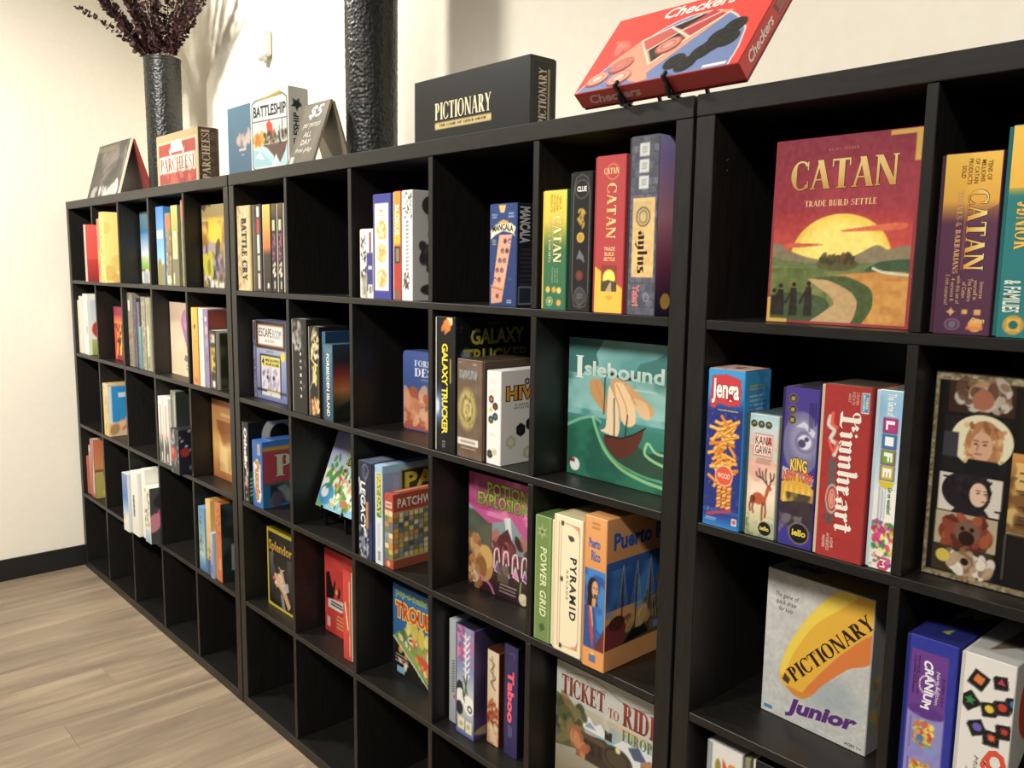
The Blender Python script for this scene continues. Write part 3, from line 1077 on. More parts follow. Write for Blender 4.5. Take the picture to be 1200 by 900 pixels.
def f(A):
    A.grad('#3a2f86', '#43358c', .0, 1)
    A.grad('#3b2a35', '#2c2440', .12, .40)
    A.ell(.55, .66, .56, '#6c6a94', ry=.20); A.ell(.62, .69, .42, '#8d8cae', ry=.13, soft=.5); A.ell(.66, .67, .32, '#7a6f96', ring=.25)
    A.ell(.64, .67, .2, '#d8d8e6'); A.ell(.56, .66, .12, '#4a406c'); A.ell(.7, .69, .07, '#4a406c')
    A.poly([(.35, .76), (.6, .80), (.95, .74), (.9, .70), (.62, .76)], '#c9cbe0'); A.poly([(.0, .42), (.0, .50), (.5, .47), (.98, .45), (.9, .38)], '#b9b6c4')
    A.poly([(0, .40), (.5, .46), (1, .38), (1, .30), (0, .28)], '#d5a334')
    for k in range(5):
        x = .05 + k * .18
        A.poly([(x, .27 + .01 * k), (x + .09, .40), (x + .17, .28 + .01 * k)], '#e8c041')
    A.cloud('#3f3432', 4, 5, .42, .3, .9, .1, .10, 1, .34); A.cloud('#8a8494', 5, 9, .62, .2, .6, 0, .02, .7, .2)
    for y in (.935, .865, .80):
        A.ell(.23, y, .125, '#b5a44a'); A.ell(.23, y, .112, '#16161c'); A.rect(.17, y - .014, .29, y + .012, '#c8b860', .8)
    for k in range(3):
        A.rect(.74 + .08 * k, .74 + .02 * k, .79 + .08 * k, .92, '#241d50', .7)
    A.t('KING', .26, .475, .76, .555, '#f2c72e', bold=.030, out='#20161a', ow=0.043, arc=.12)
    A.t('NEW YORK', .04, .405, .98, .47, '#ea6a26', bold=.030, out='#20161a', ow=0.037, arc=.25)
    A.ell(.62, .09, .33, '#4c3f88'); A.ell(.62, .09, .305, '#d4c14c'); A.ell(.62, .09, .29, '#15151c'); A.t('iello', .42, .072, .84, .115, '#e6cf3f', bold=.03)
gbox('purple monster game spine with orange and yellow arched title, right of the stag box', 3.815, 3.878, .008, Z3, .24, .255, '#3a2f80', F=f, c2='#2a2440',
     TP=lambda A: (A.fill('#39343f'), A.blots(8, ['#6a5a6a', '#8a7a80'], 0, 0, 1, 1, .05, .2, 2, .5)))


def f(A):
    A.fill('#a42a28'); A.noise(.012, 12, 3)
    A.rect(.375, .20, .40, .84, '#5c1614', .5)
    A.t('Lionheart', .36, .165, .83, .86, '#ece6da', -90, font='black')
    A.curve([(.15, .82), (.12, .77), (.25, .74), (.18, .69), (.32, .66), (.28, .60)], .006, '#cfd4cc')
    A.curve([(.20, .84), (.2, .78), (.3, .76)], .005, '#e0553a'); A.curve([(.15, .68), (.25, .62), (.34, .68)], .004, '#e0553a')
    for k in range(6):
        A.ell(.24 + .03 * (k % 2), .56 - k * .035, .075, '#2a6f6c', ring=.5)
    for k in range(5):
        A.ell(.2 + .06 * (k % 3), .30 - k * .022, .07, '#23615f', ring=.45)
    A.ell(.29, .345, .14, '#e8dfcf', ry=.085); A.ell(.29, .345, .12, '#9a2a26', ry=.076); A.ell(.29, .345, .08, '#e2a58f', ry=.06, ring=.3); A.rect(.24, .31, .33, .38, '#d98d7c')
    A.rect(.80, .86, .97, .975, '#d9e0e0'); A.rect(.815, .866, .955, .969, '#4a86a4'); A.t('PARKER\nBROTHERS', .835, .872, .94, .962, '#e9f2f2', -90)
    A.t('2 PLAYERS\nAGES 8 TO\nADULT', .52, .90, .75, .975, '#e3bfae', -90, bold=0)
    A.t('A GAME\nOF KNIGHTLY\nMADNESS', .13, .035, .38, .14, '#e8c8b8', -90, bold=.01)
gbox('wide worn red spine with white flowing blackletter title and teal snakes', 3.882, 3.960, .004, Z3, .25, .267, '#a42a28', F=f, c2='#c9b49a',
     TP=lambda A: (A.fill('#4b423a'), A.rect(0, 0, 1, .03, '#a08a70')))


def f(A):
    A.grad('#f0efe6', '#f3f3ec', 0, .45); A.grad('#e6edf0', '#8fc2e2', .45, .9); A.grad('#8fc2e2', '#9fcbe6', .9, 1)
    for k, (c, ch) in enumerate((('#b8327e', 'L'), ('#2f7fb4', 'I'), ('#74a92e', 'F'), ('#d6c22e', 'E'))):
        y = .77 - k * .088
        A.rect(.20, y - .002, .86, y + .082, '#4d4a7a' if k % 2 else '#7a2a5c'); A.rect(.25, y + .004, .80, y + .078, c)
        A.t(ch, .34, y + .016, .72, y + .066, '#f6f6f2', -90, bold=.05)
    A.poly([(.15, .50), (.9, .50), (.8, .47), (.5, .455), (.25, .47)], '#d6c22e')
    A.t('The Game of', .36, .86, .72, .985, '#eef4f2', -90, bold=.03)
    A.t('Go on vacation!', .62, .32, .82, .47, '#2b7a3a', -90, bold=.03)
    A.small(.20, .26, .55, .47, 5, '#6a7a9a', 4, vert=True, fill=.4)
    A.blots(70, ['#e6c832', '#d83a7c', '#6ab04a', '#8a5a3a', '#f2e27a', '#7c4aa0', '#3a8a5a', '#e8e4da'], .02, .02, .98, .28, .04, .15, 12, .95, 1.6)
    A.blots(14, ['#d83a7c', '#b82a5c'], .1, .15, .6, .24, .05, .13, 5)
    A.poly([(.35, .02), (.62, .065), (.9, .02), (.62, -.03)], '#c9264c'); A.poly([(.38, .03), (.62, .085), (.86, .03), (.62, -.02)], '#d63a64'); A.t('M', .5, .015, .74, .06, '#f4e4e4', -90)
gbox('white and sky-blue spine with four coloured letter tiles, beside the red spine', 3.963, 4.003, .010, Z3, .27, .267, '#e8ebe6', F=f, c2='#bcd8e8',
     TP=lambda A: (A.fill('#6a6860'), A.blots(10, ['#a09470', '#4a5a50'], 0, 0, 1, 1, .1, .3, 2, .6)))


def face(A, cx, cy, s, skin, hair, hs, turn=0, shade='#00000'):
    """a small printed portrait"""
    A.ell(cx, cy + .008, s * 1.35, hair, ry=s * 1.9 * A.w / A.h)
    A.blots(26, hs, cx - s * 1.4, cy - s * .9, cx + s * 1.4, cy + s * 1.6 * .75, s * .12, s * .3, int(cx * 100 + cy * 77), .9, 2.6)
    A.ell(cx + turn * .01, cy, s * .78, skin, ry=s * 1.15 * A.w / A.h)
    for q in (-1, 1):
        A.ell(cx + turn * .02 + q * s * .32, cy + s * .12, s * .13, '#33231c', ry=s * .07 * A.w / A.h)
        A.line([(cx + turn * .02 + q * s * .15, cy + s * .30), (cx + turn * .02 + q * s * .5, cy + s * .32)], .0012, '#4b3324')
    A.line([(cx + turn * .03, cy + s * .1), (cx + turn * .04, cy - s * .22)], .0015, '#a06a50')
    A.line([(cx + turn * .03 - s * .2, cy - s * .42), (cx + turn * .03 + s * .2, cy - s * .42)], .0018, '#a0463e')


def f(AA):
    AA.fill('#15110e')
    AA.grad('#6e4420', '#c98f48', .30, .66, .70, .98, horiz=False)
    AA.rect(0, 0, 1, .02, '#8c8165'); AA.rect(0, .975, 1, 1, '#8c8165'); AA.rect(.985, 0, 1, 1, '#8c8165')
    AA.rect(.72, .04, .97, .29, '#1a1511')
    A = Art(AA.w * .735, AA.h, AA.px, '#17130f')
    A.rect(.0, 0, 1, 1, '#8c8165'); A.noise(.18, 60, 4); A.rect(.018, .02, 1, .972, '#8c7a52', .6); A.rect(.026, .028, .985, .965, '#120f0d')
    A.grad('#3a1f16', '#d89a4a', .30, .66, .50, .98); A.rect(.505, .66, .98, .96, '#15110e')
    A.cloud('#f0cf7a', 9, 4, .56, .12, .8, .5, .3, .98, .62); A.cloud('#6e4420', 14, 7, .5, .15, .8, .5, .28, .98, .55)
    for k in range(22):
        g = random.Random(k)
        y = .32 + .012 * k
        x = .52 + g.uniform(0, .2)
        A.line([(x, y), (x + g.uniform(.05, .2), y + g.uniform(-.01, .02))], .0018, '#3a2412')
    A.rect(.52, .04, .98, .29, '#1a1511'); A.rect(.5, .28, .98, .295, '#c9b489', .6); A.rect(.497, .06, .503, .28, '#c9c2ae', .7)
    # five portrait panels down the left side
    A.rect(.09, .815, .49, .965, '#3a2216'); A.ell(.30, .90, .10, '#b58a64'); A.blots(30, ['#c8c0b2', '#8a6a50', '#5d4030'], .14, .84, .46, .96, .02, .05, 3, .8, 2); A.ell(.30, .885, .065, '#a8684c')
    A.rect(.075, .53, .47, .80, '#1d1a17'); A.ell(.31, .69, .19, '#e9e2bf', ry=.125); A.rect(.075, .60, .17, .72, '#3a3a44')
    face(A, .325, .665, .085, '#d8a888', '#b37a4c', ['#c98f5c', '#e0b981', '#8f5a38'], -1); A.poly([(.2, .53), (.24, .60), (.42, .60), (.47, .55), (.47, .53)], '#141318')
    A.rect(.07, .335, .46, .52, '#dcd4c8'); A.ell(.22, .44, .13, '#231d22', ry=.09); face(A, .30, .435, .07, '#e6c0a6', '#1e171a', ['#17131a', '#2c242c'], 2); A.poly([(.16, .335), (.2, .37), (.36, .37), (.4, .335)], '#211c26')
    A.rect(.065, .165, .45, .33, '#b9a98a'); A.ell(.26, .23, .17, '#7c3a26', ry=.08); A.blots(30, ['#8e3f28', '#a3532f', '#5c2a1c'], .12, .17, .42, .31, .02, .05, 6, .9, 2); A.ell(.27, .245, .08, '#7b5a48'); A.ell(.24, .26, .014, '#1a1210'); A.ell(.30, .26, .014, '#1a1210'); A.ell(.27, .215, .05, '#2b1512')
    A.rect(.06, .035, .44, .16, '#3b3126'); A.ell(.28, .09, .13, '#d9cdbd', ry=.055); A.blots(22, ['#efe6da', '#8a6a4a', '#b89a7a'], .16, .04, .42, .14, .02, .05, 8, .9, 2); A.ell(.27, .10, .025, '#241a16'); A.ell(.13, .11, .045, '#d8c04a')
    for q in ([(.10, .50), (.16, .50), (.16, .47), (.12, .47), (.12, .44)], [(.40, .335), (.46, .335), (.46, .37), (.43, .37)]):
        A.line(q, .0025, '#1a1512')
    AA.img[:, :A.nx] = A.img
    g = random.Random(4)
    for k in range(30):
        y = .32 + .012 * (k % 22)
        x = .74 + g.uniform(0, .2)
        AA.line([(x, y), (x + g.uniform(.03, .1), y + g.uniform(-.01, .02))], .0018, '#3a2412')
    AA.t('LABYRINTH', .425, .77, .975, .865, '#e3c07a', font='serif', c2='#a7782e')
gbox('dark face-out box with stone border, column of five portraits beside a golden maze', 4.028, 4.318, .050, Z3, .06, .297, '#4a4032', F=f, lip='back', c2='#2a241c')


def f(A):
    A.grad('#c9cac6', '#d3d2cc', 0, 1); A.noise(.04, 40, 8); A.cloud('#b7b7b4', 12, 4, .55, .2, .35)
    A.ell(.62, .30, .34, '#8fa3ab', ry=.12, soft=.8, a=.5)
    A.spoly([(.70, .985), (.43, .77), (.25, .53), (.17, .345), (.18, .26), (.28, .215), (.42, .225), (.53, .38), (.73, .58), (1, .78), (1, 1), (.8, 1)], '#eab42c')
    A.spoly([(.66, .975), (.43, .77), (.25, .53), (.17, .345), (.205, .30), (.31, .50), (.5, .73), (.85, .98)], '#f2d447')
    A.spoly([(.40, .225), (.53, .38), (.73, .58), (1, .78), (1, .60), (.81, .51), (.58, .33), (.5, .25)], '#dd7a2c')
    A.spoly([(.24, .235), (.42, .235), (.5, .25), (.42, .195), (.33, .19)], '#d98a2a')
    A.t('PICTIONARY', .115, .545, 1.145, .64, '#33200f', font='serif', deg=47)
    A.t('Junior', .25, .03, .92, .16, '#5c2a78', bold=.04, out='#8a7a96', ow=.015, shear=.2, slope=.55)
    A.poly([(.22, .32), (.20, .27), (.26, .25), (.28, .29)], '#4a3a34')
    A.t('The game of\nquick draw\nfor kids', .085, .735, .32, .86, '#5a4a4a', bold=0, shear=.3)
    A.rect(.02, .02, .12, .055, '#d8e0e2'); A.rect(.025, .024, .115, .051, '#4a7f9c'); A.t('AGES 7+', .82, .02, .97, .04, '#4a4a4a')


def f2(A):
    A.fill('#8f908c'); A.blots(14, ['#c9a23a', '#a0712a'], .2, .1, .8, .5, .05, .2, 4, .6)


def f3(A):
    A.fill('#a9aaa6'); A.poly([(.35, .1), (.9, .05), (.98, .6), (.5, .8)], '#c89c38'); A.t('Junior', .14, .3, .42, .8, '#3a3050', bold=.026)
gbox('silver-grey face-out box with a huge yellow pencil point and purple script word', 3.747, 3.945, .112, Z2, .085, .267, '#b9bab6', F=f, RT=f2, TP=f3, lip='back', yaw=-3)


def f(A):
    A.fill('#26309a'); A.noise(.015, 10, 2)
    A.rect(.04, 0, .84, .62, '#8f8ac6'); A.rect(.04, .60, .84, .93, '#6a3a8c'); A.ell(.44, .62, .40, '#6a3a8c', ry=.045); A.ell(.44, .60, .40, '#5b2f86', ry=.035)
    A.t('CRANIUM', .30, .62, .50, .885, '#f2eef6', -90, bold=.04, arc=.35)
    A.ell(.44, .75, .20, '#efe9f4', ring=.12, ry=.055); A.t('New Edition', .60, .66, .68, .84, '#e8dff0', -90, bold=.0, arc=.3)
    A.t('MAKE YOUR\nOWN\nTEAM GAME', .11, .68, .24, .90, '#3a1f58', -90); A.t('AGES 16+', .74, .66, .79, .82, '#3a1f58', -90)
    for cy, s in ((.47, 1.), (.24, .95)):
        A.blots(60, ['#e8c83a', '#e3a72f', '#d9602e', '#7ab04a', '#f2de6a', '#c9452e'], .22, cy - .06, .62, cy + .07, .03, .08, int(cy * 100), .95, 1.4)
        A.ell(.36, cy - .02, .08, '#2f6fb0' if cy > .3 else '#e2b48c'); A.ell(.62, cy - .07, .12, '#6f9cd0', a=.5); A.small(.10, cy - .10, .15, cy + .10, 1, '#4a3f86', 3, vert=True)
    A.cloud('#7a76b8', 5, 4, .6, .2, .4, .06, .02, .84, .58)


def f3(A):
    A.fill('#1e2468'); A.poly([(.3, .35), (.55, .5), (.7, .42), (.95, .6), (.8, .75), (.6, .66), (.45, .72), (.3, .55)], '#8f9a3a'); A.poly([(.42, .14), (.6, .22), (.6, .12)], '#8f9a3a')
gbox('blue box with purple and lilac panel of cartoon creatures, bottom right', 4.034, 4.1045, .006, Z2, .27, .273, '#26309a', F=f, TP=f3, c2='#1b2370')


def f(A):
    A.fill('#e9e6e0')
    def tile(cx, cy, s, rot, col, n=0):
        s = s * 1.12
        ca, sa = math.cos(R(rot)), math.sin(R(rot))
        q = [(cx + (x * ca - y * sa) * s, cy + (x * sa + y * ca) * s * A.w / A.h) for x, y in ((-1, -1), (1, -1), (1, 1), (-1, 1))]
        A.poly([(x - .02, y - .01) for x, y in q], '#3a3834'); A.poly(q, '#1d1c1b')
        if n == 0:
            A.ell(cx, cy, s * .62, col)
        elif n == 4:
            q = [(cx + (x * ca - y * sa) * s * .55, cy + (x * sa + y * ca) * s * .55 * A.w / A.h) for x, y in ((-1, -1), (1, -1), (1, 1), (-1, 1))]
            A.poly(q, col)
        else:
            A.star(cx, cy, s * .75 * A.w, s * .35 * A.w, n, col)
    tile(.30, .88, .155, -25, '#e07a34', 4); tile(.15, .76, .15, 42, '#2f8a4a', 5); tile(.55, .745, .13, 15, '#e8c834'); tile(.80, .775, .13, 15, '#c9352e'); tile(1.03, .81, .13, 15, '#2f7fc4')
    tile(.88, .655, .13, 12, '#c2362e', 8); tile(.64, .60, .14, 5, '#e0642e', 8); tile(.34, .63, .14, 28, '#6a5ab4'); tile(.74, .90, .12, 10, '#b8355a', 3)
    A.t('Qwirkle', .46, .02, .98, .545, '#dd4a2a', -90, bold=.05)
    A.t('Mix, match, score', .32, .06, .42, .48, '#5a5550', -90, bold=0, shear=.2); A.small(.16, .06, .24, .46, 1, '#9a958c', 2, vert=True)


def f3(A):
    A.fill('#b9b8b4'); A.poly([(.3, .1), (.9, .3), (.9, .7), (.5, .6)], '#6d5a4c'); A.blots(12, ['#3a3432', '#5a4a42'], .5, .3, .95, .8, .06, .12, 3)
gbox('white tile-game box with dark tiles bearing coloured shapes, bottom right picture edge', 4.109, 4.178, .004, Z2, .27, .273, '#dedbd5', F=f, TP=f3, c2='#c9c6c0',
     RT=lambda A: (A.fill('#e2dfd9'), A.ell(.3, .75, .22, '#d8402a'), A.poly([(.05, .35), (.3, .52), (.5, .35), (.3, .2)], '#1d1c1b')))


def f(A):
    A.fill('#e4e2da'); A.rect(0, 0, .09, 1, '#8f979c'); A.ell(.28, .86, .09, '#9a8a3a', ry=.05)
    A.poly([(.42, .93), (.42, .80), (.86, .78), (.86, .90), (.66, .84)], '#cf4a30'); A.rect(.40, .66, .86, .70, '#cf5a30'); A.rect(.40, .55, .60, .66, '#d8703a')
    A.rect(.16, .0, .4, .55, '#c84a36', .8); A.ell(.72, .88, .14, '#d98a3a')
gbox('white and grey box with orange letters cut by the bottom picture edge', 3.692, 3.766, .030, Z1, .2, .300, '#c9c9c4', F=f, c2='#8f979c')
gbox('thin olive game spine beside the dark star box, bottom edge of picture', 3.770, 3.782, .028, Z1, .2, .300, '#8f8c6c', c2='#77745a')


def f(A):
    A.fill('#1b1c20'); A.star(.14, .90, .026, .0105, 5, '#e6e6e2', 80); A.star(.62, .62, .03, .012, 5, '#c9c9c6', 95); A.small(.4, .8, .8, .88, 2, '#54565c', 2)
gbox('black box printed with a white star, bottom edge of picture below the pencil box', 3.787, 3.93, .028, Z1, .2, .306, '#1c1d21', F=f)

# ------------------------------------------------------------------ games on the middle unit, top row


def f(A):
    A.fill('#dcc595'); A.noise(.05, 6, 4); A.blots(26, ['#b9844c', '#a85a3a', '#cfae74', '#8a6a44'], 0, .05, .5, .95, .03, .10, 4, .45, 3)
    A.rect(.9, 0, 1, 1, '#bfae6a', .7); A.t('BATTLE CRY', .34, .12, .72, .86, '#1a2634', -90, 'serif', out='#1a2634', ow=.03)
gbox('tan war game spine with dark blue vertical capitals, first in its cell', 1.857, 1.957, .008, Z4, .30, .268, '#d9c190', F=f, c2='#7a6a48', lip='right')


def f(A):
    A.fill('#33322e'); A.rect(.44, .86, .78, .98, '#e4e2dc'); A.rect(.44, .67, .78, .84, '#c2402c'); A.rect(.46, .44, .78, .66, '#dedcd4'); A.rect(.48, .24, .78, .42, '#d5cdb8'); A.rect(.48, .03, .78, .21, '#d9c9b8')
    A.small(.05, .05, .3, .9, 3, '#77664c', 2, vert=True)
gbox('charcoal spine with a stacked white and red stripe, second in its cell', 1.964, 2.022, .010, Z4, .30, .268, '#33322e', F=f)
gbox('dark spine glowing orange at its upper half, beside the striped charcoal spine', 2.028, 2.083, .010, Z4, .30, .266, '#3a3026', lip='left',
     F=lambda A: (A.grad('#241f1a', '#3c3226', 0, .42), A.grad('#c8642a', '#eab14a', .46, .8), A.grad('#3c3226', '#c8642a', .42, .5), A.grad('#eab14a', '#f2c95a', .8, 1), A.rect(.5, .04, .75, .1, '#e5dccb')),
     RT=lambda A: (A.fill('#55482e'),))
for i, (xa, xb, cc, lab) in enumerate(((2.086, 2.123, '#8a3a86', 'thin black spine with cream label and violet figure, fourth in its cell'), (2.127, 2.164, '#b8456a', 'thin black spine with cream label and pink figure, last in its cell'))):
    gbox(lab, xa, xb, .011, Z4, .30, .266, '#201c1a', lip='right',
         F=lambda A, cc=cc: (A.fill('#24201d'), A.grad('#463a26', '#6a5630', .85, 1), A.rect(.2, .70, .75, .82, '#c9cf9c'), A.blots(26, [cc, '#5a2f6a', '#3a2a44', '#c46a6a'], .2, .38, .8, .66, .08, .2, 3, .9, 2),
                             A.blots(12, ['#e9dcc8', '#d9b9a0', '#f0e8dc'], .3, .17, .75, .33, .08, .18, 5, .9, 2), A.rect(.45, .04, .7, .13, '#d0cbbf')))


def f(A):
    A.fill('#eceae4'); A.rect(.0, .95, 1, 1, '#f4f4f2'); A.rect(.5, .10, 1, .66, '#3a3f86'); A.rect(.72, .66, .86, .96, '#6a3040'); A.rect(.62, .42, .92, .47, '#d9dcee'); A.rect(.6, .04, .95, .2, '#d8d8d0'); A.rect(.7, .07, .88, .17, '#8a8a84')
    A.blots(18, ['#2a2a30', '#4a4a54'], .08, .3, .45, .9, .04, .1, 2, .9); A.blots(8, ['#9a947c', '#b9b49c'], .1, .03, .5, .3, .08, .15, 6, .7)
gbox('short white and navy game box, smallest at the left of its cell', 2.577, 2.642, .012, Z4, .13, .178, '#e9e8e3', F=f, TP=lambda A: A.fill('#e9e9e6'))


def f(A):
    A.fill('#3a3f98'); A.rect(.06, .08, .88, .915, '#f0ece0')
    A.small(.3, .83, .6, .86, 1, '#8a7a5a', 3); A.small(.2, .79, .74, .815, 1, '#b9ad8c', 1)
    for y in (.66, .44, .20):
        A.ell(.47, y, .30, '#e2bd74', ry=.09); A.blots(20, ['#f0d69a', '#cf9f52', '#f4e6c0'], .22, y - .06, .72, y + .07, .05, .1, int(y * 99), .8)
gbox('white box with three gold roundels and violet ends, beside the orange spine', 2.646, 2.728, .008, Z4, .2, .262, '#3a3f98', F=f, RT=lambda A: A.grad('#3a3f98', '#3a3070', 0, 1), c2='#5a2a68', lip='left')


def f(A):
    A.grad('#e87f28', '#f0962e', .5, 1); A.rect(0, .52, 1, .80, '#efb92c'); A.grad('#efb92c', '#e87f28', .78, .86); A.rect(0, 0, 1, .50, '#b8352c'); A.rect(.12, .34, .9, .50, '#3a3a30'); A.rect(.3, .36, .75, .48, '#8a8a70'); A.rect(0, .0, 1, .09, '#8a5a48')
    A.t('BLOKUS', .2, .60, .8, .88, '#fbf2e6', -90, bold=.04)
gbox('narrow orange, yellow and red spine between white boxes', 2.733, 2.768, .010, Z4, .24, .265, '#c9502c', F=f)


def f(A):
    A.fill('#efeeea'); A.blots(24, ['#26241f', '#3f3a34'], .1, .76, .95, .98, .03, .09, 4, .9, 2); A.blots(18, ['#26241f', '#5a3a34'], .1, .1, .7, .25, .04, .11, 6, .9)
    for k in range(13):
        y = .28 + .036 * k
        A.line([(.38, y), (.62, y + .012)], .002, '#4a4640'); A.line([(.40, y + .014), (.60, y + .004)], .0015, '#6a6660')


def f2(A):
    A.fill('#c9c8c4'); A.ell(.22, .87, .11, '#3c3a38', ry=.09); A.line([(.20, .78), (.21, .66), (.2, .6)], .009, '#3c3a38'); A.blots(12, ['#3c3a38', '#55524e'], .12, .36, .30, .52, .03, .06, 5, .95, 2); A.line([(.2, .5), (.18, .28)], .009, '#3c3a38'); A.ell(.2, .1, .11, '#3c3a38', ry=.05)
gbox('white spine with black brush drawings wrapping round its side', 2.772, 2.819, .008, Z4, .25, .265, '#e2e1dd', F=f, RT=f2, c2='#d0cfca')


def f(A):
    A.grad('#1f3566', '#274079', 0, 1); A.poly([(.32, .99), (.60, .99), (.54, .915), (.40, .915)], '#e0b66a')
    A.poly([(.03, .74), (.2, .80), (.5, .825), (.8, .81), (.97, .77), (.9, .71), (.97, .68), (.8, .72), (.5, .74), (.2, .70), (.04, .66)], '#ece2c0'); A.poly([(.28, .82), (.5, .85), (.7, .83), (.66, .81)], '#c89a4a')
    A.t('MANCALA', .10, .725, .88, .79, '#2a1c14', bold=.026, arc=.3)
    A.poly([(.06, .06), (.50, .09), (.84, .70), (.36, .70)], '#d9a183')
    A.poly([(.06, .02), (.48, .04), (.50, .18), (.06, .21)], '#cf9272'); A.line([(.06, .19), (.5, .16)], .002, '#8a4a38')
    for k in range(5):
        for j in range(2):
            cx, cy = .22 + .17 * j + .095 * k - .02, .26 + .095 * k - .0 * j
            A.ell(cx, cy, .066, '#6a4048'); A.ell(cx + .01, cy - .006, .042, ['#c9b0c4', '#b04a3c', '#5a6a9a', '#9a6a50', '#3a3a5a'][(k + j) % 5])
    A.ell(.30, .10, .06, '#6a4048'); A.ell(.16, .11, .04, '#b8a0b4')
    A.small(.06, .86, .28, .91, 2, '#a9b8cc', 2); A.small(.68, .86, .92, .92, 2, '#a9b8cc', 3); A.small(.08, .60, .24, .66, 3, '#c9b88c', 4); A.small(.64, .03, .86, .07, 2, '#c0ccd8', 5)
    A.stars(16, '#c98a6a', 6, .012)


def f2(A):
    A.fill('#1c1d24'); A.rect(.0, 0, 1, 1, '#22232b'); A.t('MANCALA', .12, .62, .75, .97, '#c8c8c4', -90, bold=.04); A.small(.12, .2, .9, .58, 9, '#3f4048', 4); A.rect(.08, .02, .92, .20, '#8a9098'); A.rect(.14, .035, .86, .185, '#2c3442')
gbox('navy upright box showing a wooden pit board, alone in its cell', 3.096, 3.183, .014, Z4, .050, .218, '#22386c', F=f, RT=f2, kind='carton', yaw=0)


def f(A):
    A.grad('#2f6a4e', '#3a6e4a', 0, .5); A.grad('#3a6e4a', '#e5c23e', .5, .76); A.grad('#e5c23e', '#efd04a', .76, 1)
    A.t('CATAN', .44, .40, .80, .79, '#f0dca0', -90, 'serif', out='#2a4a30', ow=0.019); A.t('CITIES & KNIGHTS', .22, .40, .33, .79, '#c9c08a', -90, 'serif'); A.rect(.375, .42, .385, .78, '#c9c08a')
    A.t('TENS OF\nMILLIONS\nOF CATAN\nPRODUCTS', .28, .82, .76, .97, '#8a7a2a', -90, bold=0)
    A.t('Learn to play\nwith this set\nfor 3-4 players', .36, .22, .70, .36, '#9ab08a', -90, bold=0)
    for x, y, c in ((.22, .17, '#d9b04a'), (.5, .17, '#c99a3a'), (.72, .165, '#e0c060'), (.72, .06, '#e09a3a')):
        A.ell(x, y, .10, c)
    A.ell(.3, .07, .15, '#a9b894', ring=.25); A.ell(.3, .07, .07, '#d9b04a')
gbox('green and yellow expansion spine, shortest and leftmost beside the black spine', 3.266, 3.335, .006, Z4, .29, .236, '#33684a', F=f, c2='#d9b83c', TP=lambda A: A.fill('#e5c63f'))


def f(A):
    A.fill('#1d1d1f'); A.line([(.08, .14), (.08, .86), (.2, .96), (.5, .985), (.8, .96), (.92, .86), (.92, .14), (.8, .04), (.5, .02), (.2, .04), (.08, .14)], .0012, '#77756e')
    A.ell(.5, .88, .36, '#8a8880', ring=.06); A.t('CLUE', .26, .862, .76, .90, '#eceae4', bold=.030)
    A.blots(14, ['#b99a3a', '#a8862e'], .36, .62, .62, .74, .04, .10, 4, .95, 2.5)
    A.ell(.48, .535, .2, '#caa53c'); A.ell(.48, .535, .12, '#b08a2a'); A.poly([(.28, .38), (.44, .45), (.66, .40), (.72, .35), (.5, .38)], '#6a6c70'); A.ell(.46, .26, .2, '#6a3026'); A.ell(.46, .26, .1, '#7d3a2e')
    A.ell(.5, .11, .3, '#3c3d40', ry=.065); A.ell(.5, .11, .3, '#66665f', ry=.065, ring=.08); A.small(.34, .09, .66, .13, 2, '#77756e', 3); A.small(.34, .03, .66, .045, 1, '#77756e', 2)
gbox('black framed spine with a gold lion and coin, between green and red spines', 3.342, 3.399, .006, Z4, .29, .266, '#1d1d1f', F=f, c2='#2a2a2c')


def f(A):
    A.fill('#b23a3e'); A.poly([(0, 0), (1, 0), (1, .16), (0, .30)], '#efb83a')
    A.t('CATAN', .38, .48, .72, .83, '#f3d79a', -90, 'serif', c2='#d9a850'); A.t('CATAN', .26, .885, .78, .925, '#f0cf90', 0, 'serif'); A.ell(.56, .90, .22, '#e0a850', ry=.05, ring=.1)
    A.t('TRADE\nBUILD\nSETTLE', .32, .335, .72, .425, '#efc58e', 0, bold=.02)
    A.rect(.24, .14, .80, .31, '#8a3a2c'); A.ell(.52, .225, .22, '#f6df62', ry=.055); A.poly([(.24, .14), (.24, .2), (.5, .215), (.80, .2), (.80, .14)], '#4a4a34'); A.poly([(.4, .14), (.56, .2), (.6, .2), (.62, .14)], '#b99a78')
    A.small(.42, .085, .66, .11, 2, '#a8682a', 2);
gbox('red and yellow spine with vertical gold capitals and sun emblem, beside the black one', 3.405, 3.481, .006, Z4, .29, .290, '#b23a3e', F=f, c2='#8c2a30', TP=lambda A: A.fill('#8c2a30'))


def f(A):
    A.fill('#4c4e58')
    g = random.Random(3)
    for r in range(22):
        for k in range(4):
            x0 = k * .27 - (.13 if r % 2 else 0)
            v = g.uniform(-.05, .07)
            A.rect(x0 + .015, r / 22 + .005, x0 + .255, (r + 1) / 22 - .004, np.clip(np.array([.34, .35, .40]) + v, 0, 1))
    A.noise(.04, 20, 3)
    for y in (.89, .80, .71):
        A.rect(.30, y, .66, y + .072, '#c9ccc8'); A.small(.38, y + .016, .58, y + .056, 3, '#7d8084', 3)
    A.rect(.11, .215, .93, .66, '#dcb777'); A.noise(.05, 8, 5, .11, .215, .93, .66); A.rect(.11, .52, .8, .64, '#b9a67c', .6); A.ell(.5, .555, .26, '#3a2c1e', ring=.12, ry=.055); A.ell(.5, .555, .17, '#8a7a5a', ring=.3, ry=.04)
    A.t('aylus', .22, .235, .70, .48, '#2a1c14', -90, font='black')
    A.t('Ystari', .18, .05, .42, .17, '#d04a4c', -90, bold=.026, out='#e8d0d0', ow=0.025); A.ell(.7, .10, .12, '#8a8c96', ring=.3)


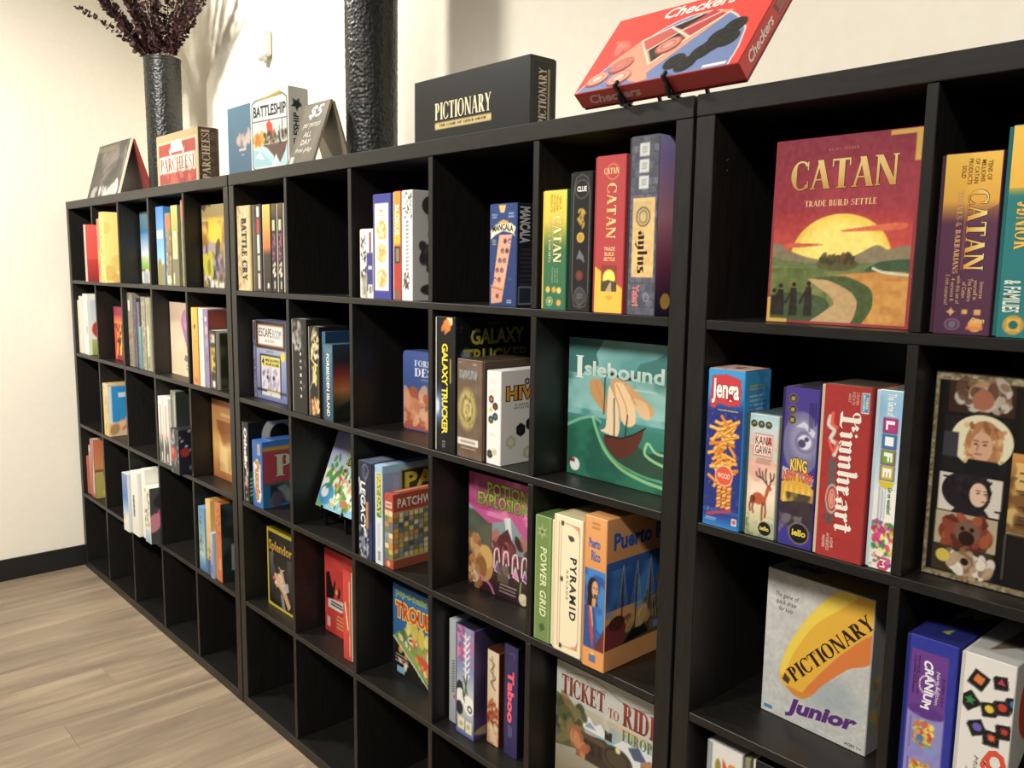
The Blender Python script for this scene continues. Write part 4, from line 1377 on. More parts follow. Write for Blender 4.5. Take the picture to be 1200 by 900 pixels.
def f2(A):
    A.grad('#2c2440', '#8a4660', 0, .3); A.grad('#8a4660', '#c98a9a', .3, .55); A.grad('#c98a9a', '#9a8ccb', .55, .9); A.grad('#9a8ccb', '#a79ad6', .9, 1); A.ell(.1, .08, .05, '#e0b050')
gbox('tall grey stone-patterned spine with a parchment title strip, at the side panel', 3.489, 3.557, .004, Z4, .29, .317, '#4c4e58', F=f, RT=f2, lip='left', c2='#2c2c34', TP=lambda A: A.fill('#5a5a66'))

# ------------------------------------------------------------------ middle unit, second row


def f(A):
    A.fill('#8f93a8'); A.noise(.1, 8, 2); A.rect(0, .75, .5, 1, '#c9c0a8'); A.rect(.2, .75, 1, .98, '#4a3020', .7); A.blots(20, ['#4a4f7a', '#b9bcd0', '#33304a'], 0, .05, 1, .7, .1, .3, 3, .6)
gbox('thin violet-speckled spine directly left of the sketched door box', 1.862, 1.884, .048, Z3, .2, .255, '#7a7a94', F=f)


def f(A):
    A.fill('#7c86b4'); A.grad('#6f78a8', '#a9b0cc', 0, .7)
    A.rect(.0, .65, 1, 1, '#4a2f20'); A.rect(.06, .69, .93, .955, '#a8806a'); A.rect(.08, .705, .91, .94, '#f1e9e4')
    A.t('ESCAPE', .11, .80, .55, .91, '#2c2a30', bold=-.0, sp=.95); A.t('ROOM', .58, .79, .86, .90, '#5a8aa0', bold=.0); A.t('IN A BOX', .32, .735, .64, .77, '#8a7a80', bold=0)
    A.rect(.12, .05, .84, .58, '#2a2c44'); A.rect(.16, .05, .80, .555, '#ded8e2'); A.rect(.475, .05, .49, .555, '#5a5a70')
    A.rect(.17, .43, .79, .55, '#e9dc6a'); A.t('4', .19, .44, .27, .535, '#1c1c1e', bold=.026); A.t('MIND-BLOWING\nESCAPE ROOMS', .31, .44, .78, .53, '#4a3a3a', bold=.02)
    A.blots(18, ['#8f8ab0', '#b0a0b8', '#6a6484'], .18, .12, .78, .38, .02, .06, 6, .6); A.ell(.38, .29, .035, '#2c2c3a'); A.ell(.58, .29, .035, '#2c2c3a')
    A.small(.34, .60, .62, .635, 1, '#3f7a50'); A.ell(.90, .575, .075, '#e9cf3a'); A.rect(0, .10, 1, .13, '#26283a'); A.rect(.35, .095, .78, .12, '#d9cf7a')
gbox('pale box picturing a sketched double door under a white signboard', 1.888, 2.092, .048, Z3, .06, .257, '#7c86b4', F=f, lip='back')


def f(A):
    A.fill('#1b1a18'); A.blots(26, ['#b9b8b4', '#8a8884', '#5a5854'], .05, .68, .6, .95, .05, .14, 3, .8, 2); A.blots(10, ['#55534f'], .5, .25, .95, .9, .04, .1, 7, .6, 3)
    for k, ch in enumerate('explore'):
        A.t(ch, .52, .62 - k * .075, .64, .655 - k * .075, '#e2e1dc', -90, bold=.02)
gbox('wide black spine with silver emblem and spaced vertical letters', 2.213, 2.303, .004, Z3, .28, .279, '#1b1a18', F=f, TP=lambda A: (A.fill('#242220'), A.rect(.1, .02, .7, .1, '#9a9894')))


def f(A):
    A.fill('#191816'); A.blots(26, ['#d8c88a', '#a89a68', '#f0e6b8'], .25, .66, .95, .98, .05, .14, 4, .85, 2.5); A.curve([(.2, .65), (.5, .60), (.8, .58)], .006, '#e8d98a'); A.blots(12, ['#efe08a', '#d9c860'], .3, .38, .7, .56, .05, .12, 6, .9, 3)
    A.blots(18, ['#d87a3a', '#f0b060', '#e8d9a0', '#a85a34'], .2, .04, .9, .22, .07, .16, 8, .9, 2); A.small(.86, .05, .94, .8, 1, '#c9b870', 3, vert=True); A.curve([(0, .3), (.3, .4), (.35, .55)], .005, '#8a8a88')
gbox('black spine strewn with pale gold figures, left of the blue island tin', 2.308, 2.371, .006, Z3, .26, .262, '#191816', F=f, TP=lambda A: (A.fill('#201e1c'), A.rect(.2, .02, 1, .08, '#8f8d88')))
gbox('narrow deep blue spine, peeking out above the island tin', 2.374, 2.396, .012, Z3, .28, .250, '#1b3a56',
     F=lambda A: (A.grad('#143048', '#2f6a94', 0, 1), A.blots(8, ['#4a8ab0'], 0, .6, 1, 1, .1, .3, 3, .6)))


def f(A):
    A.grad('#2c4a5c', '#4a7488', 0, 1); A.grad('#56808f', '#3d6c86', .9, 1); A.t('FORBIDDEN ISLAND', .30, .06, .66, .88, '#e8eef0', -90, bold=.03)


def f2(A):
    A.grad('#141816', '#3a4234', 0, .22); A.grad('#4a4a34', '#b8743a', .22, .42); A.grad('#b8743a', '#7c2a24', .42, .62); A.grad('#7c2a24', '#1c2028', .62, .8); A.grad('#1c2028', '#2c3c48', .8, 1); A.noise(.06, 6, 3)
    A.poly([(.1, .2), (.3, .3), (.6, .32), (.8, .26), (1, .3), (1, .1), (0, .1)], '#1c221c', .7)
    A.t('FORBIDDEN', .24, .80, .98, .88, '#b9b4ac', font='serif'); A.t('ISLAND', .24, .66, .90, .78, '#d6d0c4', font='serif')
gbox('steel blue tin standing on edge, sunset island scene on its side', 2.399, 2.446, .004, Z3, .24, .218, '#33586c', F=f, RT=f2, kind='carton', cat='game tin')


def f(A):
    A.grad('#a8503a', '#c47a52', 0, .4); A.grad('#33508c', '#4a62a8', .45, 1); A.grad('#c47a52', '#33508c', .42, .5)
    A.blots(34, ['#c98460', '#d89a74', '#a8583c', '#e0ae88'], .0, .08, .9, .48, .05, .12, 5, .8, 2); A.blots(10, ['#5a6a5a', '#b8472e'], .4, .15, .9, .35, .02, .05, 8, .8)
    A.t('FORBIDDEN', .22, .82, .92, .90, '#dfe6ee', font='serif'); A.t('DESERT', .22, .69, .92, .80, '#e8eef4', font='serif'); A.small(.3, .64, .7, .66, 1, '#c8d0e0', 2)
gbox('rounded tin lid with blue sky over orange desert rocks, angled in its cell', 2.630, 2.835, .112, Z3, .055, .213, '#4a5f9c', F=f, kind='tin', c2='#3a4a7c', yaw=6, cat='game tin')


def f(A):
    A.fill('#0f0f12'); A.stars(40, '#8a9aba', 4, .012); A.ell(.14, .34, .28, '#5a7ab0', ry=.13, soft=.9, a=.8); A.ell(.05, .34, .12, '#c9d8ea', ry=.06, soft=.8)
    A.blots(12, ['#d87a2a', '#e8a040', '#f0d0a0'], .35, .90, .8, .99, .06, .14, 3, .9); A.rect(.72, .52, .80, .70, '#b9b04a', .8)
    A.t('GALAXY TRUCKER', .30, .135, .62, .81, '#ecd93a', -90, bold=.030, sp=.9); A.small(.3, .03, .5, .09, 3, '#9aa0aa', 3)


def f2(A):
    A.fill('#121214'); A.stars(60, '#6a7080', 4, .006); A.ell(.1, .72, .05, '#7a98c8', soft=.9)
    A.t('GALAXY', .14, .80, .69, .92, '#a8a238', bold=.030, slope=.0); A.t('TRUCKER', .07, .655, .74, .77, '#a8a238', bold=.030); A.small(.28, .945, .55, .965, 1, '#7a763a', 2)
gbox('tall black space game spine with fat yellow letters', 2.912, 2.989, .006, Z3, .31, .320, '#121214', F=f, RT=f2)


def f(A):
    A.fill('#6e5a4a'); A.noise(.05, 4, 3); 
    for k in range(6):
        A.rect(k / 6, 0, k / 6 + .006, 1, '#54443a', .8)
    for k in range(9):
        x = .10 + .08 * k
        A.line([(x, .81), (x + .01, .89)], .0016, '#9fc0d0'); A.line([(x, .89 - .04 * (k % 3)), (x + .05, .88 - .05 * (k % 2))], .0016, '#9fc0d0')
    A.ell(.40, .50, .36, '#a99a5c', ry=.21, soft=.3); A.ell(.40, .50, .24, '#7d7038', ring=.2, ry=.13); A.ell(.42, .50, .15, '#c2b37a', ring=.3, ry=.09); A.blots(24, ['#8a7a3c', '#c2b37a', '#6a5a34'], .15, .34, .65, .68, .02, .05, 5, .7)
    A.rect(.02, .13, .86, .20, '#dbd8d0'); A.small(.04, .14, .84, .19, 1, '#9a7a6a', 2); A.small(.05, .09, .84, .11, 1, '#c9b8a0', 2); A.small(.02, .96, .2, .975, 1, '#c9b8a0', 2); A.small(.62, .95, .8, .97, 1, '#c9b8a0', 3)
gbox('brown wood-look box with a round carved emblem, between black and white boxes', 2.994, 3.088, .008, Z3, .21, .228, '#64503f', F=f, c2='#4c3c30', lip='right', TP=lambda A: (A.fill('#3c332c'), A.noise(.04, 5, 3)))


def hexes(A, L, s=1.):
    for cx, cy, r, c, c2 in L:
        A.hexa(cx, cy, r, c); A.ell(cx, cy, r * .5 / A.w, c2)


def f(A):
    A.fill('#e8e6e0'); hexes(A, [(.32, .70, .0095, '#1d1c1b', '#c9683a'), (.62, .63, .0095, '#2a2624', '#8a3a28'), (.62, .52, .0095, '#1c2a34', '#3a6a8a'), (.30, .48, .0095, '#1d1c1b', '#6a7a4a'), (.28, .585, .0085, '#e2dcc0', '#c8b070'), (.24, .105, .0105, '#1d1c1b', '#4a5a3a'), (.6, .135, .0105, '#d8d8b8', '#b9bd8c')])
    A.small(.1, .86, .75, .93, 3, '#b0aca4', 2, fill=.25); A.small(.1, .77, .75, .81, 2, '#b0aca4', 4, fill=.25); A.small(.1, .30, .7, .34, 2, '#b0aca4', 5, fill=.25)


def f2(A):
    A.fill('#e4e2dd'); hexes(A, [(.40, .36, .016, '#161514', '#2c2b2a'), (.60, .41, .016, '#161514', '#2c2b2a'), (.20, .24, .016, '#c4c8a4', '#d9dcc0'), (.55, .10, .016, '#b9bfa0', '#cfd4b8'), (.8, .26, .016, '#161514', '#c9683a')])
    A.t('HIVE', .10, .69, .80, .84, '#e09a28', bold=.04, out='#1a1816', ow=0.056, sp=1.05); A.ell(.52, .88, .05, '#1a1816', ring=.5); A.t('A GAME BUZZING\nWITH POSSIBILITIES', .24, .59, .95, .65, '#4a4640', bold=0)
gbox('white box with black hexagon tiles and orange block letters on its side', 3.094, 3.141, .012, Z3, .15, .210, '#e2e0da', F=f, RT=f2, kind='carton', TP=lambda A: A.fill('#dedcd6'), c2='#dedcd6')


def f(A):
    A.grad('#173f3e', '#3f8280', 0, .45); A.grad('#4a8c89', '#5f9c99', .45, 1)
    A.cloud('#86b9b4', 4, 4, .5, .3, .8, 0, .5, 1, 1, m=6); A.poly([(0, 1), (.38, 1), (.30, .9), (.33, .82), (.2, .78), (.1, .7), (0, .7)], '#2d5f5c', .8); A.poly([(.66, .74), (.75, .86), (.9, .9), (1, .95), (1, .66)], '#356b67', .7)
    A.cloud('#9cc8c0', 5, 9, .58, .2, .6, .0, .45, 1, .75)
    A.poly([(0, .34), (.12, .40), (.28, .44), (.36, .43), (.33, .33), (.4, .20), (.6, .10), (1, .04), (1, 0), (0, 0)], '#1f5a48')
    A.cloud('#2f7a5c', 6, 3, .5, .2, .6, 0, 0, 1, .42, m=9)
    A.poly([(.40, .30), (.52, .33), (.62, .26), (.74, .30), (.86, .26), (1, .30), (1, .1), (.5, .12)], '#2c4a3a')
    # sails and hull
    A.spoly([(.42, .48), (.26, .60), (.24, .70), (.34, .72), (.40, .64), (.42, .56)], '#c08f58')
    A.spoly([(.46, .72), (.60, .73), (.78, .64), (.90, .56), (.84, .50), (.70, .56), (.62, .50), (.52, .56)], '#c99a66')
    A.spoly([(.44, .68), (.42, .40), (.36, .36), (.54, .34), (.56, .45), (.52, .60)], '#e6cda8')
    A.spoly([(.50, .70), (.58, .46), (.66, .42), (.72, .46), (.70, .58), (.62, .70)], '#e9c79a'); A.spoly([(.66, .62), (.78, .50), (.86, .50), (.82, .6)], '#dbb486')
    for p in ([(.46, .68), (.55, .55), (.56, .45)], [(.52, .70), (.62, .56), (.64, .44)], [(.60, .71), (.72, .58)], [(.30, .70), (.38, .56)]):
        A.curve(p, .0018, '#a8743c')
    A.spoly([(.40, .33), (.52, .325), (.60, .33), (.70, .37), (.80, .42), (.78, .34), (.70, .24), (.56, .185), (.44, .25)], '#5c2d22'); A.line([(.42, .33), (.58, .33), (.70, .37), (.82, .43)], .003, '#2a1814')
    for p in ([(.395, .48), (.40, .78)], [(.51, .34), (.50, .60)], [(.62, .34), (.64, .50)]):
        A.line(p, .0028, '#2f241c')
    A.curve([(.40, .755), (.50, .77), (.58, .745), (.70, .755)], .006, '#1f2c30')
    A.curve([(.28, .44), (.33, .34), (.42, .22), (.58, .12), (.80, .07), (1, .05)], .007, '#9ccf8c', .8); A.curve([(.30, .42), (.38, .28), (.54, .16), (.8, .10), (1, .09)], .005, '#5fae78', .8); A.curve([(.84, .33), (.82, .26), (.9, .22), (1, .2)], .006, '#8fce8a', .9); A.curve([(.86, .33), (.92, .28), (1, .27)], .005, '#a9dca0', .8)
    A.curve([(.0, .36), (.15, .42), (.28, .445), (.36, .42)], .006, '#8cc4a8', .7); A.ell(.09, .075, .055, '#d8dcd6'); A.rect(.02, .09, .09, .115, '#6a2a34')
    A.t('I', .08, .715, .165, .875, '#d4e0d8', font='serif'); A.t('slebound', .175, .735, .985, .845, '#cfdcd4', bold=.026, c2='#a9c4b8'); A.small(.66, .67, .95, .69, 1, '#b9cfc4', 2)
gbox('teal face-out box with a sailing ship on swirling green waves', 3.268, 3.526, .090, Z3, .075, .293, '#1f4644', F=f, lip='back', tilt=0)

# ------------------------------------------------------------------ middle unit, third row


def f(A):
    A.fill('#17191a'); A.t('Othello', .18, .42, .74, .94, '#f4f3ee', -90, bold=.06); A.blots(12, ['#d8a8c0', '#e9e6e2', '#b85a7a'], .2, .12, .8, .42, .08, .2, 3, .8, 2)
    A.rect(.3, .02, .7, .06, '#8a8a8a')


def f2(A):
    A.fill('#0f1112'); A.poly([(0, 0), (1, 0), (1, .40), (0, .40)], '#1f6a3a')
    for k in range(5):
        A.curve([(0, .30 - .05 * k), (.25, .34 - .05 * k), (.5, .24 - .05 * k), (1, .20 - .05 * k)], .004, '#d8e6dc')
    A.ell(.42, .82, .25, '#c9c9c6'); A.ell(.42, .82, .14, '#111111'); A.poly([(.72, .88), (.8, .98), (.9, .88)], '#b9b9b4')
gbox('black and green spine with white rounded italic letters and a white ring beside it', 1.858, 1.905, .004, Z2, .27, .271, '#131516', F=f, RT=f2, lip='left')


def f(A):
    A.fill('#2a66b4'); A.rect(.55, .80, .80, .965, '#d8d4cc'); A.rect(.6, .82, .75, .95, '#c98a5a')
    A.poly([(.08, .66), (.5, .74), (.85, .66), (.82, .30), (.88, .2), (.75, .08), (.4, .07), (.25, .22), (.12, .35)], '#ece6dc'); A.t('Puzzle', .26, .10, .74, .70, '#c98a3a', -90, bold=.04, out='#5a4a3a', ow=0.019)


def f2(A):
    A.fill('#235f8a'); A.rect(0, .93, 1, 1, '#2a66b4'); A.rect(0, .86, 1, .925, '#b08a3a'); A.rect(0, .38, 1, .86, '#9a3644'); A.rect(0, .34, 1, .38, '#54504a')
    A.t('PUZ', .17, .46, .98, .80, '#b9bba4', font='serif', out='#5a2a34', ow=0.019); A.rect(.1, .05, 1, .34, '#1d2a34'); A.blots(18, ['#5a6a6a', '#7a8a84', '#4a3a5a'], .15, .06, .95, .32, .04, .1, 4, .7)
gbox('blue puzzle box with red side panel and big cream letter, in front of the ring', 1.926, 1.996, .006, Z2, .25, .220, '#2a66b4', F=f, RT=f2, kind='carton', c2='#2a5c9c', TP=lambda A: (A.fill('#2a66b4'), A.rect(.4, .1, .9, .9, '#3f7cc0')))


def f(A):
    A.grad('#b9cfd8', '#8a8fc0', .5, 1); A.grad('#cfe6ea', '#e6ecd8', 0, .5); A.grad('#b0c8d8', '#9a96c4', .55, .8)
    A.poly([(0, .0), (1, 0), (1, .08), (.3, .16), (0, .20)], '#7fb8d4'); A.poly([(0, 0), (.2, 0), (.1, .08), (0, .1)], '#6ab06a')
    A.poly([(.44, .60), (.5, .68), (1.0, .76), (1, .62), (1, .55)], '#c9b86a'); A.poly([(.46, .615), (.52, .665), (1, .75), (1, .57)], '#3d6a2a')
    A.poly([(.44, .95), (.6, .98), (.62, .80), (.52, .70), (.40, .72)], '#7a9a4a', .5)
    A.t('DAY', .52, .60, .98, .71, '#2c4a1c', bold=.030, out='#d9cf7a', ow=0.037, slope=.35); A.t('PAY', .50, .80, .98, .95, '#3a5a22', bold=.030, out='#c9c46a', ow=0.037, slope=.2)
    A.poly([(.34, .30), (.48, .26), (.56, .40), (.42, .46)], '#e0402c'); A.ell(.50, .51, .06, '#dca890'); A.ell(.51, .535, .055, '#4a2c1c', ry=.02)
    A.line([(.40, .42), (.22, .52)], .008, '#dca890'); A.line([(.55, .40), (.70, .42)], .008, '#dca890')
    A.ell(.20, .18, .2, '#3f8ab8', ry=.14); A.ell(.14, .2, .1, '#d8e8ec', ry=.07)
    A.blots(46, ['#4a8a3a', '#6aa84a', '#e8d8b0', '#f4f0e0', '#d89a5a', '#3a6a2a'], .35, .05, 1, .55, .02, .06, 7, .9, 2.4); A.blots(12, ['#4a8a3a', '#5a9a44'], .1, .3, .6, .7, .02, .05, 9, .9, 2.6)
    A.ell(.72, .13, .1, '#b06a3a', ry=.05); A.poly([(.68, .17), (.66, .26), (.76, .2)], '#4a8a3a')


def easel(x, w, by, bz, th, lean, z, label, xs=(.22, .78), up=.13):
    """a small black plate stand under a leaning box: bottom-front edge of the box at (by, bz), th thick"""
    e = empty('display_stand', (x, 0, z), (0, 0, 0), label, 'stand', None)
    u = Vector((0, math.sin(R(lean)), math.cos(R(lean))))
    n = Vector((0, math.cos(R(lean)), -math.sin(R(lean))))
    B = Vector((0, by, bz - z))
    K = B + n * th

    def bar(bm, p, q, wd, hw=.0026):
        d = (q - p).normalized()
        s_ = Vector((0, -d.z, d.y)) * wd / 2
        v = [bm.verts.new((xx, c.y, max(c.z, 0.0002))) for xx in (-hw, hw) for c in (p + s_, p - s_, q - s_, q + s_)]
        for f_ in ((0, 1, 2, 3), (7, 6, 5, 4), (0, 4, 5, 1), (1, 5, 6, 2), (2, 6, 7, 3), (3, 7, 4, 0)):
            bm.faces.new([v[i] for i in f_])
    rear = K + u * up * .7 + n * .006
    foot = Vector((0, min(rear.y + .035, .36), .003))
    front = Vector((0, B.y + .012, .003))
    for k in xs:
        bm = bmesh.new()
        bar(bm, B - u * .0035 - n * .008, K - u * .0035 + n * .008, .0055)      # ledge
        bar(bm, B - n * .0048 - u * .004, B - n * .0048 + u * .008, .005)       # lip
        bar(bm, K + n * .0042 - u * .004, K + n * .0042 + u * up, .0065)        # back rest
        bar(bm, rear, foot, .006)                                              # rear leg
        if B.z > .02:
            bar(bm, B + n * .012 - u * .006, front, .007)                      # front leg
        bar(bm, front, foot, .0055)                                            # foot rail
        bmesh.ops.recalc_face_normals(bm, faces=bm.faces)
        bm_obj('side_frame', bm, M['stand'], e, (w * k, 0, 0))
    box_obj('cross_bar', (w * xs[0] + .004, foot.y - .006, .0005, w * xs[1] - .004, foot.y - .001, .006), M['stand'], e, .0008)
    return e


easel(2.232, .206, .062, Z2 + .058, .040, 21, Z2, 'black plate stand holding up the tilted money game box inside its cell')
gbox('colourful money game box with red-shirted cartoon figure, leaning back on a stand', 2.232, 2.438, .062, Z2 + .058, .040, .238, '#8fb0c4', F=f, lip='back', tilt=21, c2='#c9c9c0')


def f(A):
    A.fill('#262b3c'); A.curve([(.3, .95), (.55, .98), (.75, .92), (.6, .84), (.35, .86), (.3, .95)], .0025, '#7c88b0'); A.curve([(.45, .97), (.5, .8), (.65, .9)], .002, '#7c88b0')
    A.curve([(.05, .82), (.12, .72), (.1, .66)], .006, '#c9ccd4'); A.rect(.56, .32, .74, .60, '#c88a5a', .9); A.blots(18, ['#a9b0be', '#d0d4da', '#6a7890'], 0, 0, .7, .30, .06, .16, 3, .8, 2); A.rect(.84, 0, 1, .4, '#28396a')
    A.t('LEGACY', .16, .27, .54, .80, '#efeff0', -90, bold=.030, shear=.1)
gbox('dark navy spine with bold white downward capitals, left of the rainbow-letter spine', 2.573, 2.644, .004, Z2, .26, .267, '#232838', F=f, TP=lambda A: (A.fill('#566080'), A.rect(.1, .1, .8, .3, '#7c86a0')), c2='#2a3a68', lip='right')


def f(A):
    A.fill('#dfe4e6'); A.rect(0, .93, 1, 1, '#9fc4dc'); A.rect(.2, .48, .86, .92, '#3f7a34'); A.grad('#3f8a3a', '#c9a83a', .48, .92, .2, .86); A.t('PAY DAY', .28, .50, .80, .91, '#e6da4a', -90, bold=.030, out='#5a2a24', ow=0.031)
    A.small(.3, .16, .7, .44, 3, '#8a8a90', 3, vert=True, fill=.3); A.rect(.3, .03, .75, .14, '#b9bcc4'); A.small(.34, .04, .7, .13, 4, '#54565c', 3)


def f2(A):
    A.grad('#7f9cc0', '#94aed0', .7, 1); A.grad('#8a90b8', '#7f9cc0', .5, .7); A.rect(0, .93, 1, 1, '#9fc4dc')
    A.rect(.22, .70, 1, .94, '#a9a24a'); A.rect(.235, .71, 1, .93, '#26401c'); A.t('PAY', .27, .73, .86, .91, '#c9b83c', bold=.036); A.rect(.12, .70, .2, .9, '#a0a8c8')
gbox('pale blue money game spine with yellow-green letters, between navy and patchwork boxes', 2.648, 2.688, .005, Z2, .26, .269, '#8fb0d0', F=f, RT=f2, lip='left', c2='#5a7aa0', TP=lambda A: (A.fill('#7898b8'), A.rect(0, 0, 1, .2, '#a9c8de')))


def quilt(A, y0, y1, n, m, seed, dark=0):
    g = random.Random(seed)
    cols = ['#c9b84a', '#d9cf8a', '#7a9a9a', '#5a7a84', '#b0a878', '#8aa0a0', '#4a6070', '#c0904a', '#e0d8a8', '#6a8a5a']
    for i in range(n):
        for j in range(m):
            A.rect(i / n + .01, y0 + (y1 - y0) * j / m, (i + 1) / n - .004, y0 + (y1 - y0) * (j + 1) / m - .006, g.choice(cols))


def f(A):
    A.fill('#b04a2c'); quilt(A, .12, .78, 2, 9, 3); A.rect(0, .78, 1, 1, '#b8462c'); A.rect(.1, .82, .9, .9, '#e4c9b4'); A.small(.15, .83, .85, .89, 1, '#a04a34', 3); A.ell(.45, .06, .22, '#e0a08a'); A.rect(0, .77, 1, .785, '#d9c9a0')


def f2(A):
    A.fill('#8f4a2e'); quilt(A, .14, .76, 13, 9, 6); A.rect(.62, .14, 1, .24, '#5f86b4'); A.rect(0, .76, 1, 1, '#a84630'); A.rect(0, .75, 1, .765, '#c9a88a'); A.rect(0, .12, 1, .14, '#c9a88a')
    A.t('PATCHWORK', .06, .82, .84, .945, '#e4ddd0', bold=.030, sp=1.1)
gbox('small rust and quilt-patterned box with white capitals across its side', 2.692, 2.731, .008, Z2, .21, .201, '#a8482e', F=f, RT=f2, kind='carton', c2='#b4503a', TP=lambda A: (A.fill('#b4503a'), A.rect(.2, .1, .5, .9, '#d9a88a')))


def f(A):
    A.grad('#2a1518', '#5a4a44', 0, .4); A.grad('#7a8a84', '#8fa6ac', .4, .72); A.rect(0, .30, .36, .68, '#5d6250'); A.rect(.36, .30, .40, .70, '#6f4a40')
    A.cloud('#4a5244', 5, 3, .5, .2, .7, 0, .3, .36, .66)
    A.poly([(0, .72), (0, 1), (1, 1), (1, .52), (.85, .60), (.7, .70), (.55, .64), (.35, .60), (.15, .66)], '#c0508c')
    A.cloud('#e08ab4', 5, 6, .52, .15, .8, 0, .66, 1, 1); A.cloud('#98356a', 4, 9, .6, .15, .7, 0, .7, 1, 1)
    A.poly([(.6, .68), (.7, .70), (.74, .5), (.68, .4)], '#e4e6e2', .8); A.curve([(.66, .68), (.68, .56), (.62, .50), (.67, .38)], .003, '#f4eef0')
    A.poly([(.40, .46), (.56, .54), (.66, .60), (.72, .52), (.80, .46), (.78, .30), (.5, .32)], '#5a2a30'); A.blots(14, ['#7a3a3c', '#402024', '#b06a5c'], .40, .32, 1, .52, .03, .08, 3, .8)
    A.ell(.26, .24, .17, '#b98a4a', ry=.16); A.ell(.30, .30, .12, '#d0a860', ry=.10); A.ell(.22, .20, .1, '#8f6030', ry=.1); A.blots(20, ['#8a5a34', '#a9744a', '#c99a64'], .0, .02, .2, .46, .03, .07, 5, .9, 2)
    for k in range(4):
        x = .48 + .15 * k
        A.curve([(x - .04, .24), (x - .03, .38), (x + .03, .40), (x + .05, .30)], .0045, '#f2cfe0')
        A.poly([(x - .03, .22), (x + .01, .30), (x + .06, .20)], ['#8a4a9a', '#d8469a', '#e86aa8', '#7a3a8a'][k]); A.line([(x - .03, .215), (x + .01, .30), (x + .065, .195), (x - .03, .215)], .0025, '#f0d8e4')
    A.line([(.88, .19), (.86, .05)], .004, '#7ab04a'); A.curve([(.18, .13), (.36, .08), (.44, .01)], .006, '#c06a94'); A.curve([(.05, .1), (.12, .14), (.15, .07), (.08, .05)], .004, '#b9c4a4')
    A.rect(.5, .13, .68, .28, '#6a5a4c', .8); A.small(.52, .04, .82, .13, 3, '#c9b9b0', 3, fill=.3); A.ell(.92, .055, .07, '#cfc2a8'); A.poly([(.86, .02), (.98, .02), (.98, .09), (.92, .05)], '#bfae90')
    A.t('POTION', .32, .84, .985, .95, '#d9dc62', bold=.030, out='#2f4a24', ow=0.043, c2='#8a9a34'); A.t('EXPLOSION', .16, .74, .995, .85, '#a9c04a', bold=.026, out='#2f4a24', ow=0.037, c2='#6f8a2c')
gbox('face-out box with pink smoke, green arched title and glowing flasks', 2.934, 3.146, .094, Z2, .065, .293, '#3a2022', F=f, lip='back', yaw=2)


def f(A):
    A.fill('#6f8a4c'); A.rect(.0, 0, .08, 1, '#8ba066'); A.rect(.88, .0, .93, 1, '#8ba066'); A.t('POWER GRID', .34, .20, .76, .76, '#dbe2ae', -90, bold=.02, shear=.1, sp=1.05)
    A.star(.42, .88, .017, .006, 6, '#a9b884'); A.ell(.42, .88, .10, '#4f6638'); A.poly([(.3, .12), (.6, .15), (.7, .10), (.45, .07)], '#4a5a38'); A.ell(.5, .11, .12, '#4a5a38')
gbox('green spine with white slanted capitals, first on its shelf beside the cream spine', 3.262, 3.316, .006, Z2, .29, .273, '#6f8a4c', F=f, lip='right', c2='#e6deb8', TP=lambda A: A.fill('#4f6838'))


def f(A):
    A.fill('#ece0bc'); A.rect(.0, 0, .02, 1, '#c9b98c'); A.rect(.135, .03, .155, .96, '#b9705a'); A.rect(.22, .03, .235, .96, '#8c7a5c')
    A.poly([(.55, .955), (.92, .955), (.92, .86), (.84, .92)], '#d99a80'); A.poly([(.55, .045), (.92, .045), (.92, .14), (.84, .08)], '#d99a80'); A.line([(.3, .955), (.84, .95), (.92, .88), (.92, .12), (.84, .05), (.3, .045)], .0015, '#a87a5c')
    for y in (.95, .54, .04):
        A.rect(.21, y - .017, .32, y + .017, '#54412c')
    A.t('PYRAMID', .58, .26, .82, .72, '#3a332c', -90, bold=.03, sp=1.3); A.t('ARCADE', .44, .40, .52, .62, '#5a5044', -90, bold=.0, sp=1.4); A.ell(.60, .86, .10, '#4a443c', ry=.014); A.curve([(.5, .87), (.58, .84), (.7, .85)], .003, '#2a2622')
gbox('cream spine with thin borders and wide-spaced brown capitals', 3.320, 3.402, .002, Z2, .29, .289, '#ece0bc', F=f, c2='#d9caa0', TP=lambda A: (A.fill('#b9ab86'), A.rect(.1, .05, .9, .3, '#cfc29a')))


def f(A):
    A.grad('#d98f4c', '#e0a060', .66, 1); A.rect(0, .13, 1, .66, '#24509c'); A.cloud('#3f8fd0', 3, 5, .5, .2, .7, 0, .14, 1, .66); A.rect(0, 0, 1, .13, '#dc9550')
    A.poly([(0, .13), (0, .40), (.2, .44), (.5, .42), (.62, .32), (.68, .13)], '#2a4f8c'); A.poly([(.22, .42), (.36, .44), (.46, .30), (.42, .18), (.32, .30)], '#d8a078'); A.poly([(.2, .42), (.3, .4), (.5, .22), (.46, .13), (.34, .2)], '#b8402c')
    A.ell(.42, .52, .27, '#2a1c18', ry=.085); A.poly([(.18, .54), (.66, .54), (.62, .42), (.16, .41)], '#2a1c18'); A.ell(.52, .53, .155, '#d0a078', ry=.058); A.poly([(.4, .47), (.6, .47), (.54, .41), (.38, .42)], '#c8946c'); A.ell(.47, .54, .03, '#3a2420', ry=.005); A.ell(.60, .54, .03, '#3a2420', ry=.005); A.line([(.55, .535), (.58, .515)], .001, '#9a6a4a'); A.poly([(.46, .50), (.60, .50), (.57, .475), (.49, .475)], '#4a2c22')
    A.poly([(.6, .17), (.9, .25), (1, .3), (1, .13), (.6, .13)], '#6a2a2c')
    A.t('Puerto', .18, .80, .72, .865, '#3f5fa0', bold=.03); A.t('Rico', .30, .715, .74, .785, '#3f5fa0', bold=.03); A.small(.28, .92, .72, .975, 2, '#a8703a', 3); A.rect(.3, .04, .62, .09, '#5a6f9a'); A.ell(.46, .10, .06, '#e8c86a')


